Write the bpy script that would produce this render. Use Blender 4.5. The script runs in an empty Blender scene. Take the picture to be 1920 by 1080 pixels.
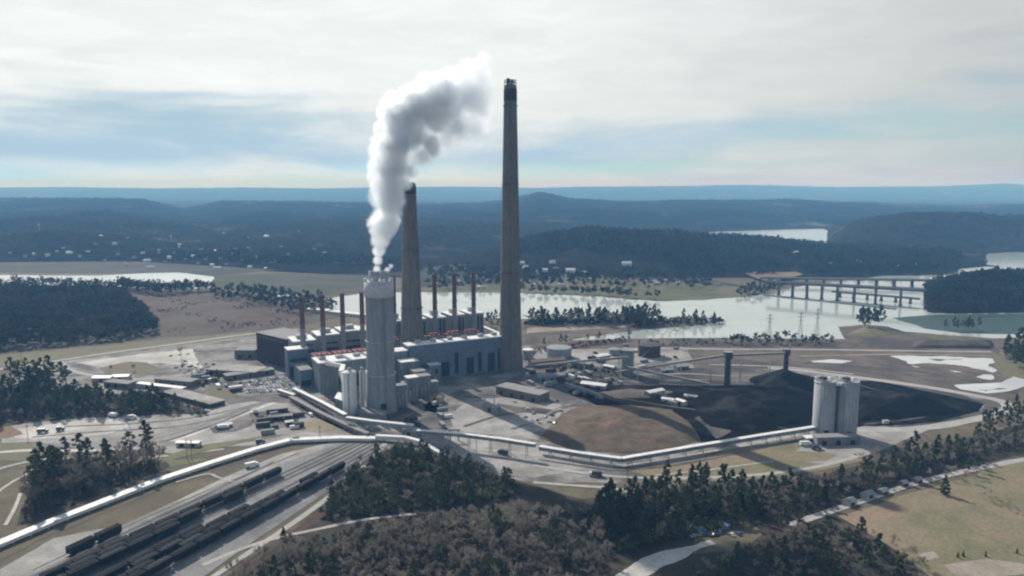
import bpy, bmesh, math, random
import numpy as np
from mathutils import Vector, Matrix, noise as mnoise
from mathutils.geometry import tessellate_polygon

# ------------------------------------------------------------------ camera, world, sun, exposure
scene = bpy.context.scene
COL = scene.collection
CAM_H, FPX = 190.0, 1400.0
TH = math.atan(190.0 / 1400.0)
camd = bpy.data.cameras.new('camera')
camd.sensor_width = 36.0
camd.lens = 36.0 * FPX / 1920.0
camd.clip_start, camd.clip_end = 1.0, 90000.0
camo = bpy.data.objects.new('camera', camd)
COL.objects.link(camo)
camo.location = (0, 0, CAM_H)
camo.rotation_euler = (math.pi / 2 - TH, 0, 0)
scene.camera = camo

SUN_EL = math.radians(35.5)
SUN_AZ = math.atan2(-0.555, 0.832)            # azimuth measured from +Y towards +X
sund = bpy.data.lights.new('sun', 'SUN')
sund.energy = 5.0
sund.angle = math.radians(0.55)
sund.color = (1.0, 0.965, 0.91)
suno = bpy.data.objects.new('sun', sund)
COL.objects.link(suno)
sdir = Vector((math.sin(SUN_AZ) * math.cos(SUN_EL), math.cos(SUN_AZ) * math.cos(SUN_EL), math.sin(SUN_EL)))
suno.rotation_euler = sdir.to_track_quat('Z', 'Y').to_euler()
suno.location = sdir * 3000

scene.view_settings.view_transform = 'Standard'
scene.view_settings.look = 'None'
scene.view_settings.exposure = 0.0
scene.view_settings.gamma = 1.0
scene.render.engine = 'CYCLES'
cy = scene.cycles
cy.use_denoising = True
cy.max_bounces = 10
cy.diffuse_bounces = 2
cy.glossy_bounces = 2
cy.transmission_bounces = 2
cy.volume_bounces = 8
cy.transparent_max_bounces = 6
cy.caustics_reflective = False
cy.caustics_refractive = False
cy.filter_width = 2.2
cy.volume_max_steps = 96

world = bpy.data.worlds.new('World')
scene.world = world
world.use_nodes = True
nt = world.node_tree
for n in list(nt.nodes):
    nt.nodes.remove(n)


def nd(tree, typ, **kw):
    n = tree.nodes.new(typ)
    for k, v in kw.items():
        if k.startswith('i_'):
            key = k[2:]
            key = int(key) if key.isdigit() else key
            n.inputs[key].default_value = v
        else:
            setattr(n, k, v)
    return n


def ln(tree, a, ai, b, bi):
    tree.links.new(a.outputs[ai], b.inputs[bi])


def ramp(tree, pts, interp='LINEAR'):
    r = tree.nodes.new('ShaderNodeValToRGB')
    cr = r.color_ramp
    cr.interpolation = interp
    while len(cr.elements) < len(pts):
        cr.elements.new(0.5)
    for e, (p, c) in zip(cr.elements, pts):
        e.position = p
        e.color = (c, c, c, 1) if not isinstance(c, tuple) else (*c, 1)
    return r


def build_sky():
    t = nt
    out = nd(t, 'ShaderNodeOutputWorld')
    bg = nd(t, 'ShaderNodeBackground', i_Strength=0.1)
    sky = nd(t, 'ShaderNodeTexSky', sky_type='NISHITA', sun_disc=False)
    sky.sun_elevation = SUN_EL
    sky.sun_rotation = SUN_AZ
    sky.altitude = 300
    sky.air_density = 1.0
    sky.dust_density = 1.2
    sky.ozone_density = 1.0
    tc = nd(t, 'ShaderNodeTexCoord')
    sep = nd(t, 'ShaderNodeSeparateXYZ')
    ln(t, tc, 'Generated', sep, 0)
    # streaky layer cloud: noise on the direction, stretched along the horizon
    mp = nd(t, 'ShaderNodeMapping')
    mp.inputs['Scale'].default_value = (2.6, 2.6, 17.0)
    mp.inputs['Location'].default_value = (0.35, 1.7, 0.4)
    ln(t, tc, 'Generated', mp, 0)
    n1 = nd(t, 'ShaderNodeTexNoise', i_Scale=1.0, i_Detail=6.0, i_Roughness=0.52, i_Distortion=0.35)
    ln(t, mp, 0, n1, 'Vector')
    mp2 = nd(t, 'ShaderNodeMapping')
    mp2.inputs['Scale'].default_value = (7, 7, 34.0)
    ln(t, tc, 'Generated', mp2, 0)
    n2 = nd(t, 'ShaderNodeTexNoise', i_Scale=1.0, i_Detail=5.0, i_Roughness=0.55, i_Distortion=0.5)
    ln(t, mp2, 0, n2, 'Vector')
    # cover rises with elevation: open blue bands low down, closed sheet above, thinning overhead
    cov = ramp(t, [(0.0, 0.10), (0.012, 0.26), (0.045, 0.10), (0.078, 0.26), (0.13, 0.72), (0.19, 0.98), (0.25, 0.95), (0.33, 0.25), (0.65, 0.10)])
    ln(t, sep, 2, cov, 0)
    a1 = nd(t, 'ShaderNodeMath', operation='MULTIPLY_ADD', i_1=2.3, i_2=-1.1)
    ln(t, n1, 0, a1, 0)
    a2 = nd(t, 'ShaderNodeMath', operation='ADD')
    ln(t, a1, 0, a2, 0)
    ln(t, cov, 0, a2, 1)
    a3 = nd(t, 'ShaderNodeMath', operation='MULTIPLY_ADD', i_1=0.45)
    ln(t, n2, 0, a3, 0)
    ln(t, a2, 0, a3, 2)
    mr = nd(t, 'ShaderNodeMapRange', interpolation_type='SMOOTHSTEP')
    mr.inputs['From Min'].default_value = 0.22
    mr.inputs['From Max'].default_value = 0.98
    mr.inputs['To Max'].default_value = 0.97
    ln(t, a3, 0, mr, 0)
    # cloud brightness: brighter towards the sun, greyer to the right, with soft mottling
    dt = nd(t, 'ShaderNodeVectorMath', operation='DOT_PRODUCT')
    ln(t, tc, 'Generated', dt, 0)
    dt.inputs[1].default_value = tuple(sdir)
    br = nd(t, 'ShaderNodeMapRange', interpolation_type='SMOOTHSTEP')
    br.inputs['From Min'].default_value = 0.35
    br.inputs['From Max'].default_value = 0.86
    br.inputs['To Min'].default_value = 6.0
    br.inputs['To Max'].default_value = 9.5
    ln(t, dt, 'Value', br, 0)
    mot = nd(t, 'ShaderNodeMath', operation='MULTIPLY_ADD', i_1=0.34, i_2=0.83)
    ln(t, n2, 0, mot, 0)
    bm_ = nd(t, 'ShaderNodeMath', operation='MULTIPLY')
    ln(t, br, 0, bm_, 0)
    ln(t, mot, 0, bm_, 1)
    ccol = nd(t, 'ShaderNodeVectorMath', operation='SCALE')
    ccol.inputs[0].default_value = (0.955, 1.0, 0.995)
    ln(t, bm_, 0, ccol, 'Scale')
    # clear air colour (limits the very bright horizon of the sky model)
    mx = nd(t, 'ShaderNodeMix', data_type='RGBA')
    clr = nd(t, 'ShaderNodeVectorMath', operation='MINIMUM')
    lim = ramp(t, [(0.0, (0.54, 0.87, 1.15)), (0.012, (0.44, 0.735, 0.98)), (0.035, (0.37, 0.525, 0.68)), (0.09, (0.37, 0.52, 0.62)), (0.25, (0.36, 0.50, 0.60))])
    ln(t, sep, 2, lim, 0)
    lms = nd(t, 'ShaderNodeVectorMath', operation='SCALE')
    lms.inputs['Scale'].default_value = 11.3
    ln(t, lim, 0, lms, 0)
    ln(t, lms, 0, clr, 1)
    tint = nd(t, 'ShaderNodeVectorMath', operation='MULTIPLY')
    tr = ramp(t, [(0.0, (0.57, 0.56, 1.0)), (0.03, (0.58, 0.575, 0.72)), (0.08, (0.59, 0.59, 0.62)), (0.25, (0.59, 0.59, 0.59))])
    ln(t, sep, 2, tr, 0)
    ts = nd(t, 'ShaderNodeVectorMath', operation='SCALE')
    ts.inputs['Scale'].default_value = 1.7
    ln(t, tr, 0, ts, 0)
    ln(t, ts, 0, tint, 1)
    ln(t, sky, 0, tint, 0)
    ln(t, tint, 0, clr, 0)
    ln(t, mr, 0, mx, 0)
    ln(t, clr, 0, mx, 6)
    ln(t, ccol, 0, mx, 7)
    ln(t, mx, 2, bg, 0)
    ln(t, bg, 0, out, 0)


build_sky()

# ------------------------------------------------------------------ placing helpers
RNG = np.random.default_rng(7)
random.seed(11)
CT, ST = math.cos(TH), math.sin(TH)


def ray(px, py):
    dx, du = (px - 960.0) / FPX, (540.0 - py) / FPX
    return Vector((dx, du * ST + CT, du * CT - ST))


def P(px, py, z=0.0):
    """point of the level z seen in direction (px, py)"""
    d = ray(px, py)
    t = (z - CAM_H) / d.z
    return Vector((d.x * t, d.y * t, z))


def S(px, py, Y):
    """point of the vertical plane y = Y seen in direction (px, py)"""
    d = ray(px, py)
    t = Y / d.y
    return Vector((d.x * t, Y, CAM_H + d.z * t))


# ------------------------------------------------------------------ object helpers
def tag(o, label=None, cat=None, group=None, kind=None):
    if label:
        o['label'] = label
    if cat:
        o['category'] = cat
    if group:
        o['group'] = group
    if kind:
        o['kind'] = kind
    return o


def thing(name, label, cat, loc=(0, 0, 0), rz=0.0, group=None):
    o = bpy.data.objects.new(name, None)
    o.empty_display_size = 1.0
    COL.objects.link(o)
    o.location = loc
    o.rotation_euler = (0, 0, rz)
    return tag(o, label, cat, group)


class MB:
    """collects faces for one mesh"""

    def __init__(self):
        self.v, self.f, self.m, self.sm = [], [], [], []
        self.mi = 0

    def face(self, pts, smooth=False):
        b = len(self.v)
        self.v.extend([tuple(p) for p in pts])
        self.f.append(tuple(range(b, b + len(pts))))
        self.m.append(self.mi)
        self.sm.append(smooth)

    def grid(self, verts, faces, smooth=False):
        b = len(self.v)
        self.v.extend([tuple(p) for p in verts])
        for f in faces:
            self.f.append(tuple(b + i for i in f))
            self.m.append(self.mi)
            self.sm.append(smooth)

    def box(self, c, s, rz=0.0, taper=1.0):
        cx, cy_, cz = c
        hx, hy, hz = s[0] / 2, s[1] / 2, s[2] / 2
        ca, sa = math.cos(rz), math.sin(rz)
        vs = []
        for z, k in ((-hz, 1.0), (hz, taper)):
            for x, y in ((-hx, -hy), (hx, -hy), (hx, hy), (-hx, hy)):
                x, y = x * k, y * k
                vs.append((cx + x * ca - y * sa, cy_ + x * sa + y * ca, cz + z))
        self.grid(vs, [(3, 2, 1, 0), (4, 5, 6, 7), (0, 1, 5, 4), (1, 2, 6, 5), (2, 3, 7, 6), (3, 0, 4, 7)])

    def prism(self, fp, z0, z1, k=1.0):
        n = len(fp)
        area = sum(fp[i][0] * fp[(i + 1) % n][1] - fp[(i + 1) % n][0] * fp[i][1] for i in range(n))
        if area < 0:
            fp = fp[::-1]
        cx, cy_ = sum(p[0] for p in fp) / n, sum(p[1] for p in fp) / n
        vs = [(p[0], p[1], z0) for p in fp] + [(cx + (p[0] - cx) * k, cy_ + (p[1] - cy_) * k, z1) for p in fp]
        self.grid(vs, [tuple(range(n - 1, -1, -1)), tuple(range(n, 2 * n))] + [(i, (i + 1) % n, n + (i + 1) % n, n + i) for i in range(n)])

    def tube(self, p0, p1, r0, r1=None, n=8, caps=True, smooth=True):
        r1 = r0 if r1 is None else r1
        p0, p1 = Vector(p0), Vector(p1)
        d = (p1 - p0)
        if d.length < 1e-6:
            return
        d.normalize()
        u = d.orthogonal().normalized()
        w = d.cross(u)
        vs = []
        for p, r in ((p0, r0), (p1, r1)):
            for i in range(n):
                a = 2 * math.pi * i / n
                vs.append(p + u * (r * math.cos(a)) + w * (r * math.sin(a)))
        self.grid(vs, [(i, (i + 1) % n, n + (i + 1) % n, n + i) for i in range(n)], smooth)
        if caps:
            b = len(self.v) - 2 * n
            self.f += [tuple(b + i for i in range(n - 1, -1, -1)), tuple(b + n + i for i in range(n))]
            self.m += [self.mi] * 2
            self.sm += [False] * 2

    def lathe(self, c, prof, n=32, smooth=True):
        """prof: list of (r, z) from bottom to top"""
        vs, fs = [], []
        for r, z in prof:
            for i in range(n):
                a = 2 * math.pi * i / n
                vs.append((c[0] + r * math.cos(a), c[1] + r * math.sin(a), c[2] + z))
        for j in range(len(prof) - 1):
            for i in range(n):
                fs.append((j * n + i, j * n + (i + 1) % n, (j + 1) * n + (i + 1) % n, (j + 1) * n + i))
        self.grid(vs, fs, smooth)

    def disc(self, c, r, n=32, z=0.0):
        self.face([(c[0] + r * math.cos(2 * math.pi * i / n), c[1] + r * math.sin(2 * math.pi * i / n), c[2] + z) for i in range(n)])

    def beam(self, p0, p1, w, h):
        """box of width w, height h along p0->p1 (p at the box's bottom centre)"""
        p0, p1 = Vector(p0), Vector(p1)
        d = p1 - p0
        s = Vector((-d.y, d.x, 0))
        s = s.normalized() * (w / 2) if s.length > 1e-6 else Vector((w / 2, 0, 0))
        u = Vector((0, 0, h))
        a = [p0 - s, p0 + s, p1 + s, p1 - s]
        vs = a + [q + u for q in a]
        self.grid(vs, [(0, 1, 2, 3), (7, 6, 5, 4), (4, 5, 1, 0), (5, 6, 2, 1), (6, 7, 3, 2), (7, 4, 0, 3)])

    def build(self, name, mats, parent=None, world=True):
        me = bpy.data.meshes.new(name)
        v = self.v
        if parent is not None and world:
            L = parent.location
            v = [(x - L[0], y - L[1], z - L[2]) for x, y, z in v]
        me.from_pydata(v, [], self.f)
        mats = mats if isinstance(mats, (list, tuple)) else [mats]
        for m in mats:
            me.materials.append(m)
        me.polygons.foreach_set('material_index', self.m)
        me.polygons.foreach_set('use_smooth', self.sm)
        me.update()
        o = bpy.data.objects.new(name, me)
        COL.objects.link(o)
        if parent is not None:
            o.parent = parent
        return o


def np_mesh(name, V, F, material, parent=None, midx=None):
    """fast mesh from numpy arrays; F is (n,3) or (n,4)"""
    me = bpy.data.meshes.new(name)
    k = F.shape[1]
    me.vertices.add(len(V))
    me.vertices.foreach_set('co', np.ascontiguousarray(V, dtype=np.float32).ravel())
    me.loops.add(F.size)
    me.loops.foreach_set('vertex_index', np.ascontiguousarray(F, dtype=np.int32).ravel())
    me.polygons.add(len(F))
    me.polygons.foreach_set('loop_start', np.arange(0, F.size, k, dtype=np.int32))
    for m in (material if isinstance(material, (list, tuple)) else [material]):
        me.materials.append(m)
    if midx is not None:
        me.polygons.foreach_set('material_index', np.ascontiguousarray(midx, dtype=np.int32))
    me.update(calc_edges=True)
    o = bpy.data.objects.new(name, me)
    COL.objects.link(o)
    if parent is not None:
        o.parent = parent
    return o


# ------------------------------------------------------------------ materials
MATS = {}


def mat(name, c1, c2=None, scale=0.2, c3=None, scale2=0.03, rough=0.9, bump=0.0, bscale=None, metal=0.0, spec=0.08,
        rand=0.0, lo=0.35, hi=0.65, lo2=0.45, hi2=0.62, stretch=None, pos=False, fine=0.22):
    m = bpy.data.materials.new(name)
    MATS[name] = m
    m.use_nodes = True
    t = m.node_tree
    bs = t.nodes['Principled BSDF']
    bs.inputs['Roughness'].default_value = rough
    bs.inputs['Metallic'].default_value = metal
    bs.inputs['Specular IOR Level'].default_value = spec
    c2 = c2 or tuple(x * 0.75 for x in c1)
    if pos:
        tc = nd(t, 'ShaderNodeNewGeometry')
        sock = tc.outputs['Position']
    else:
        tc = nd(t, 'ShaderNodeTexCoord')
        sock = tc.outputs['Object']
    if stretch:
        mp = nd(t, 'ShaderNodeMapping')
        mp.inputs['Scale'].default_value = stretch
        t.links.new(sock, mp.inputs[0])
        sock = mp.outputs[0]
    n = nd(t, 'ShaderNodeTexNoise', i_Scale=scale, i_Detail=7.0, i_Roughness=0.6)
    t.links.new(sock, n.inputs['Vector'])
    r = ramp(t, [(lo, c1), (hi, c2)])
    ln(t, n, 0, r, 0)
    last = (r, 0)
    if c3:
        n2 = nd(t, 'ShaderNodeTexNoise', i_Scale=scale2, i_Detail=5.0, i_Roughness=0.55, i_Distortion=0.4)
        t.links.new(sock, n2.inputs['Vector'])
        r2 = ramp(t, [(lo2, 0.0), (hi2, 1.0)])
        ln(t, n2, 0, r2, 0)
        mx = nd(t, 'ShaderNodeMix', data_type='RGBA')
        ln(t, r2, 0, mx, 0)
        ln(t, *last, mx, 6)
        mx.inputs[7].default_value = (*c3, 1)
        last = (mx, 2)
    if fine > 0:
        n3 = nd(t, 'ShaderNodeTexNoise', i_Scale=scale * 7.3, i_Detail=4.0, i_Roughness=0.7)
        t.links.new(sock, n3.inputs['Vector'])
        m3 = nd(t, 'ShaderNodeMapRange')
        m3.inputs['From Min'].default_value = 0.3
        m3.inputs['From Max'].default_value = 0.7
        m3.inputs['To Min'].default_value = 1 - fine
        m3.inputs['To Max'].default_value = 1 + fine
        ln(t, n3, 0, m3, 0)
        s3 = nd(t, 'ShaderNodeVectorMath', operation='SCALE')
        ln(t, *last, s3, 0)
        ln(t, m3, 0, s3, 'Scale')
        last = (s3, 0)
    if rand > 0:
        oi = nd(t, 'ShaderNodeObjectInfo')
        mr = nd(t, 'ShaderNodeMapRange')
        mr.inputs['To Min'].default_value = 1 - rand
        mr.inputs['To Max'].default_value = 1 + rand
        ln(t, oi, 'Random', mr, 0)
        sc = nd(t, 'ShaderNodeVectorMath', operation='SCALE')
        ln(t, *last, sc, 0)
        ln(t, mr, 0, sc, 'Scale')
        last = (sc, 0)
    ln(t, *last, bs, 'Base Color')
    if bump > 0:
        nb = nd(t, 'ShaderNodeTexNoise', i_Scale=bscale or scale * 3, i_Detail=4.0)
        t.links.new(sock, nb.inputs['Vector'])
        b = nd(t, 'ShaderNodeBump', i_Strength=0.8, i_Distance=bump)
        ln(t, nb, 0, b, 'Height')
        ln(t, b, 0, bs, 'Normal')
    return m


M = MATS


def translucent(name, k):
    """let part of the light through thin leaves and needles"""
    m = MATS[name]
    t = m.node_tree
    bs, out = t.nodes['Principled BSDF'], t.nodes['Material Output']
    tr = nd(t, 'ShaderNodeBsdfTranslucent')
    src = bs.inputs['Base Color'].links[0].from_socket
    t.links.new(src, tr.inputs['Color'])
    mx = nd(t, 'ShaderNodeMixShader')
    mx.inputs[0].default_value = k
    ln(t, bs, 0, mx, 1)
    ln(t, tr, 0, mx, 2)
    ln(t, mx, 0, out, 0)


# land cover
mat('dry_grass', (0.105, 0.095, 0.06), (0.165, 0.14, 0.095), 0.06, (0.115, 0.095, 0.075), 0.012, bump=0.3, bscale=0.4)
mat('tan_field', (0.15, 0.15, 0.085), (0.22, 0.19, 0.12), 0.05, (0.26, 0.195, 0.14), 0.018, bump=0.3, bscale=0.4)
mat('lawn', (0.13, 0.135, 0.075), (0.19, 0.175, 0.105), 0.08, (0.165, 0.14, 0.105), 0.02)
mat('olive_field', (0.085, 0.095, 0.045), (0.135, 0.13, 0.07), 0.03, (0.155, 0.135, 0.10), 0.008)
mat('scrub', (0.066, 0.045, 0.037), (0.108, 0.075, 0.060), 0.04, (0.10, 0.085, 0.07), 0.012, bump=1.0, bscale=0.12)
mat('gravel', (0.29, 0.28, 0.265), (0.40, 0.385, 0.36), 0.08, (0.22, 0.205, 0.185), 0.02, bump=0.06, bscale=1.0)
mat('pale_gravel', (0.46, 0.44, 0.41), (0.60, 0.575, 0.54), 0.06, (0.38, 0.36, 0.32), 0.02)
mat('yard', (0.19, 0.178, 0.168), (0.34, 0.32, 0.30), 0.10, (0.115, 0.107, 0.10), 0.03, bump=0.06, bscale=1.0)
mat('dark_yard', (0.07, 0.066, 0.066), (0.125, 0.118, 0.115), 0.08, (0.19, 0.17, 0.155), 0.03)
mat('asphalt', (0.16, 0.16, 0.16), (0.24, 0.235, 0.23), 0.1, (0.29, 0.28, 0.26), 0.02)
mat('road', (0.33, 0.32, 0.30), (0.42, 0.40, 0.375), 0.08)
mat('ballast', (0.20, 0.195, 0.19), (0.28, 0.27, 0.265), 0.12, (0.155, 0.15, 0.15), 0.03)
mat('coal', (0.005, 0.005, 0.006), (0.011, 0.011, 0.012), 0.1, (0.034, 0.033, 0.033), 0.03, lo2=0.52, hi2=0.66, bump=0.6, bscale=0.25, rough=0.9, spec=0.02)
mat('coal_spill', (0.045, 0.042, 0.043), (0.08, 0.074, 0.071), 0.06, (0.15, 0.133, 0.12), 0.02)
mat('brown_flat', (0.115, 0.096, 0.082), (0.175, 0.145, 0.122), 0.05, (0.08, 0.07, 0.063), 0.014)
mat('red_dirt', (0.19, 0.125, 0.10), (0.25, 0.165, 0.13), 0.08, (0.19, 0.155, 0.10), 0.03)
mat('mound', (0.085, 0.072, 0.050), (0.155, 0.12, 0.09), 0.07, (0.16, 0.10, 0.08), 0.034, lo2=0.53, hi2=0.64, bump=0.5, bscale=0.2)
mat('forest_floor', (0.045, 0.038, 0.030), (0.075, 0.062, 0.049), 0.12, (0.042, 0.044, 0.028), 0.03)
mat('winter_forest', (0.012, 0.014, 0.012), (0.034, 0.029, 0.025), 0.022, (0.085, 0.078, 0.062), 0.006, lo2=0.60, hi2=0.70, bump=5.0, bscale=0.045, rough=1.0, spec=0.0)
mat('far_forest', (0.010, 0.012, 0.010), (0.028, 0.026, 0.022), 0.005, (0.12, 0.115, 0.09), 0.0022, lo2=0.60, hi2=0.66, bump=14.0, bscale=0.012, rough=1.0, spec=0.0)
mat('far_bank', (0.045, 0.045, 0.040), (0.075, 0.068, 0.060), 0.02, (0.035, 0.04, 0.03), 0.008)
mat('far_meadow', (0.040, 0.052, 0.032), (0.065, 0.072, 0.048), 0.02, (0.085, 0.075, 0.06), 0.006)
mat('wagon_coal', (0.018, 0.018, 0.02), (0.05, 0.05, 0.052), 0.4, rough=0.9, rand=0.6)
mat('sand', (0.36, 0.31, 0.26), (0.28, 0.23, 0.19), 0.05, (0.24, 0.21, 0.14), 0.02)
# structures
mat('concrete_dark', (0.16, 0.152, 0.14), (0.135, 0.128, 0.118), 0.05, (0.185, 0.173, 0.158), 0.02, stretch=(1, 1, 0.25), pos=True)
mat('soot', (0.035, 0.035, 0.038), (0.05, 0.05, 0.054), 0.1, stretch=(1, 1, 0.2))
mat('scrubber_shell', (0.265, 0.285, 0.31), (0.24, 0.26, 0.285), 0.06, (0.285, 0.305, 0.325), 0.05, stretch=(1, 1, 0.15), rough=0.6)
mat('scrubber_band', (0.47, 0.49, 0.52), (0.53, 0.55, 0.58), 0.1, rough=0.55)
mat('steel', (0.32, 0.34, 0.36), (0.42, 0.44, 0.46), 0.2, rough=0.5)
mat('dark_steel', (0.06, 0.06, 0.065), (0.10, 0.10, 0.105), 0.3, rough=0.6)
mat('white_paint', (0.76, 0.76, 0.74), (0.66, 0.66, 0.64), 0.15, rough=0.55)
mat('white_roof', (0.80, 0.80, 0.78), (0.70, 0.70, 0.68), 0.06, rough=0.5, stretch=(1, 1, 1))
mat('grey_clad', (0.22, 0.237, 0.262), (0.165, 0.18, 0.20), 0.08, (0.27, 0.285, 0.30), 0.05, stretch=(1, 1, 0.2), rough=0.6)
mat('blue_clad', (0.125, 0.162, 0.225), (0.155, 0.195, 0.255), 0.06, rough=0.6)
mat('maroon_clad', (0.05, 0.032, 0.042), (0.07, 0.045, 0.055), 0.1, rough=0.7)
mat('opening', (0.022, 0.026, 0.034), (0.04, 0.044, 0.05), 0.3, rough=0.8)
mat('red_roof', (0.27, 0.125, 0.115), (0.20, 0.095, 0.09), 0.09, rough=0.8)
mat('red_paint', (0.19, 0.105, 0.095), (0.14, 0.085, 0.08), 0.1, stretch=(1, 1, 0.3), rough=0.7)
mat('stack_grey', (0.22, 0.225, 0.23), (0.29, 0.29, 0.29), 0.08, stretch=(1, 1, 0.2), rough=0.7)
mat('brown_clad', (0.16, 0.135, 0.12), (0.21, 0.18, 0.16), 0.1)
mat('tar_roof', (0.24, 0.235, 0.235), (0.32, 0.31, 0.30), 0.1)
mat('tank_brown', (0.07, 0.05, 0.045), (0.10, 0.07, 0.06), 0.2)
mat('tank_grey', (0.25, 0.28, 0.30), (0.31, 0.335, 0.35), 0.2)
mat('silo_concrete', (0.345, 0.355, 0.37), (0.315, 0.325, 0.34), 0.12, (0.37, 0.375, 0.385), 0.07, stretch=(1, 1, 0.12))
mat('bridge_concrete', (0.24, 0.24, 0.24), (0.30, 0.295, 0.285), 0.1)
mat('bridge_dark', (0.10, 0.105, 0.11), (0.13, 0.135, 0.14), 0.1)
mat('car_black', (0.014, 0.014, 0.016), (0.032, 0.03, 0.031), 0.5, rough=0.6, rand=0.35)
mat('rail', (0.18, 0.15, 0.13), (0.13, 0.11, 0.10), 0.5, rough=0.5)
mat('wood_pole', (0.16, 0.13, 0.105), (0.12, 0.10, 0.08), 0.5)
mat('rubber', (0.02, 0.02, 0.02), (0.03, 0.03, 0.03), 1.0)
mat('glass_dark', (0.03, 0.035, 0.04), (0.05, 0.055, 0.06), 1.0, rough=0.15, spec=0.5)
mat('paint_dark', (0.05, 0.055, 0.065), (0.07, 0.07, 0.08), 1.0, rough=0.35, spec=0.5)
mat('paint_silver', (0.42, 0.43, 0.45), (0.48, 0.49, 0.5), 1.0, rough=0.35, spec=0.5)
mat('paint_white', (0.78, 0.78, 0.77), (0.72, 0.72, 0.72), 1.0, rough=0.35, spec=0.5)
mat('paint_red', (0.32, 0.05, 0.04), (0.26, 0.045, 0.04), 1.0, rough=0.35, spec=0.5)
mat('paint_blue', (0.06, 0.11, 0.25), (0.05, 0.09, 0.2), 1.0, rough=0.35, spec=0.5)
mat('paint_yellow', (0.55, 0.36, 0.05), (0.45, 0.3, 0.05), 1.0, rough=0.5)
mat('blue_tarp', (0.16, 0.24, 0.38), (0.25, 0.32, 0.42), 0.5, rough=0.5)
mat('beige_wall', (0.50, 0.46, 0.40), (0.44, 0.40, 0.35), 0.3)
# plants
mat('pine_needles', (0.058, 0.076, 0.040), (0.115, 0.130, 0.070), 0.35, rough=0.8, spec=0.15, rand=0.35)
mat('cedar_needles', (0.036, 0.046, 0.026), (0.062, 0.070, 0.038), 0.5, rough=0.8, spec=0.15, rand=0.3)
mat('twigs', (0.21, 0.182, 0.155), (0.33, 0.285, 0.24), 0.3, rough=0.9, spec=0.1, rand=0.35)
mat('bark', (0.075, 0.062, 0.052), (0.12, 0.10, 0.085), 0.6, rough=0.95, spec=0.1)
mat('wood_mass', (0.020, 0.026, 0.016), (0.042, 0.042, 0.030), 0.03, (0.062, 0.050, 0.041), 0.012, rough=0.95, spec=0.1)
mat('bare_mass', (0.085, 0.072, 0.060), (0.14, 0.118, 0.098), 0.06, (0.042, 0.045, 0.031), 0.035, rough=0.95, spec=0.1, lo2=0.52, hi2=0.66)


for k_ in ('pine_needles', 'cedar_needles', 'wood_mass', 'twigs'):
    translucent(k_, 0.3)


def water_mat(name, base, rough=0.12, bump=0.25):
    m = bpy.data.materials.new(name)
    MATS[name] = m
    m.use_nodes = True
    t = m.node_tree
    bs = t.nodes['Principled BSDF']
    tc = nd(t, 'ShaderNodeTexCoord')
    n = nd(t, 'ShaderNodeTexNoise', i_Scale=0.02, i_Detail=4.0)
    ln(t, tc, 'Object', n, 'Vector')
    r = ramp(t, [(0.35, base), (0.7, tuple(x * 0.86 for x in base))])
    ln(t, n, 0, r, 0)
    ln(t, r, 0, bs, 'Base Color')
    bs.inputs['Roughness'].default_value = rough
    bs.inputs['IOR'].default_value = 1.33
    bs.inputs['Specular IOR Level'].default_value = 0.5
    nb = nd(t, 'ShaderNodeTexNoise', i_Scale=0.5, i_Detail=3.0)
    ln(t, tc, 'Object', nb, 'Vector')
    b = nd(t, 'ShaderNodeBump', i_Strength=0.25, i_Distance=bump)
    ln(t, nb, 0, b, 'Height')
    ln(t, b, 0, bs, 'Normal')
    return m


water_mat('river_water', (0.43, 0.475, 0.45), rough=0.08, bump=0.12)  # pale base colour adds sky reflection beyond what the gloss returns
water_mat('bright_water', (0.66, 0.69, 0.68), rough=0.1, bump=0.1)  # whiter river copy, the sky's gleam put into its base colour
water_mat('green_water', (0.035, 0.065, 0.045), rough=0.5)  # algae green, with the dark headland's reflection mixed into the colour
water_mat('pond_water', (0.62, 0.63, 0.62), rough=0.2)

# ------------------------------------------------------------------ land: ground, hills, water, land-cover sheets
def to_ground(pix, z=0.0):
    return [P(x, y, z) for x, y in pix]


def ragged(pts, step, amp, seed=0.0):
    """subdivide a closed ground outline and shake it so that no edge is ruler-straight"""
    out = []
    n = len(pts)
    for i in range(n):
        a, b = pts[i], pts[(i + 1) % n]
        L = (b - a).length
        k = max(1, min(60, int(L / step)))
        nrm = Vector((-(b - a).y, (b - a).x, 0))
        if nrm.length:
            nrm.normalize()
        for j in range(k):
            p = a.lerp(b, j / k)
            o = mnoise.fractal(Vector((p.x * 0.035 + seed, p.y * 0.035, seed)), 1.0, 2.0, 4) * amp
            out.append(p + nrm * o)
    return out


def sheet(name, label, pix, z, material, amp=2.0, step=6.0, kind='structure', cat='ground', world_pts=None):
    pts = world_pts or to_ground(pix)
    pts = ragged(pts, step, amp, z * 31.7) if amp > 0 else pts
    pts = [Vector((p.x, p.y, z)) for p in pts]
    tris = tessellate_polygon([pts])
    me = bpy.data.meshes.new(name)
    fs = []
    for a, b, c in tris:
        A, B, C_ = pts[a], pts[b], pts[c]
        fs.append((a, b, c) if (B - A).cross(C_ - A).z > 0 else (a, c, b))
    me.from_pydata([tuple(p) for p in pts], [], fs)
    me.materials.append(MATS[material])
    me.update()
    o = bpy.data.objects.new(name, me)
    COL.objects.link(o)
    return tag(o, label, cat, None, kind)


def chaikin(pts, n=2):
    for _ in range(n):
        q = [pts[0]]
        for a, b in zip(pts[:-1], pts[1:]):
            q += [a.lerp(b, 0.25), a.lerp(b, 0.75)]
        q.append(pts[-1])
        pts = q
    return pts


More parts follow.
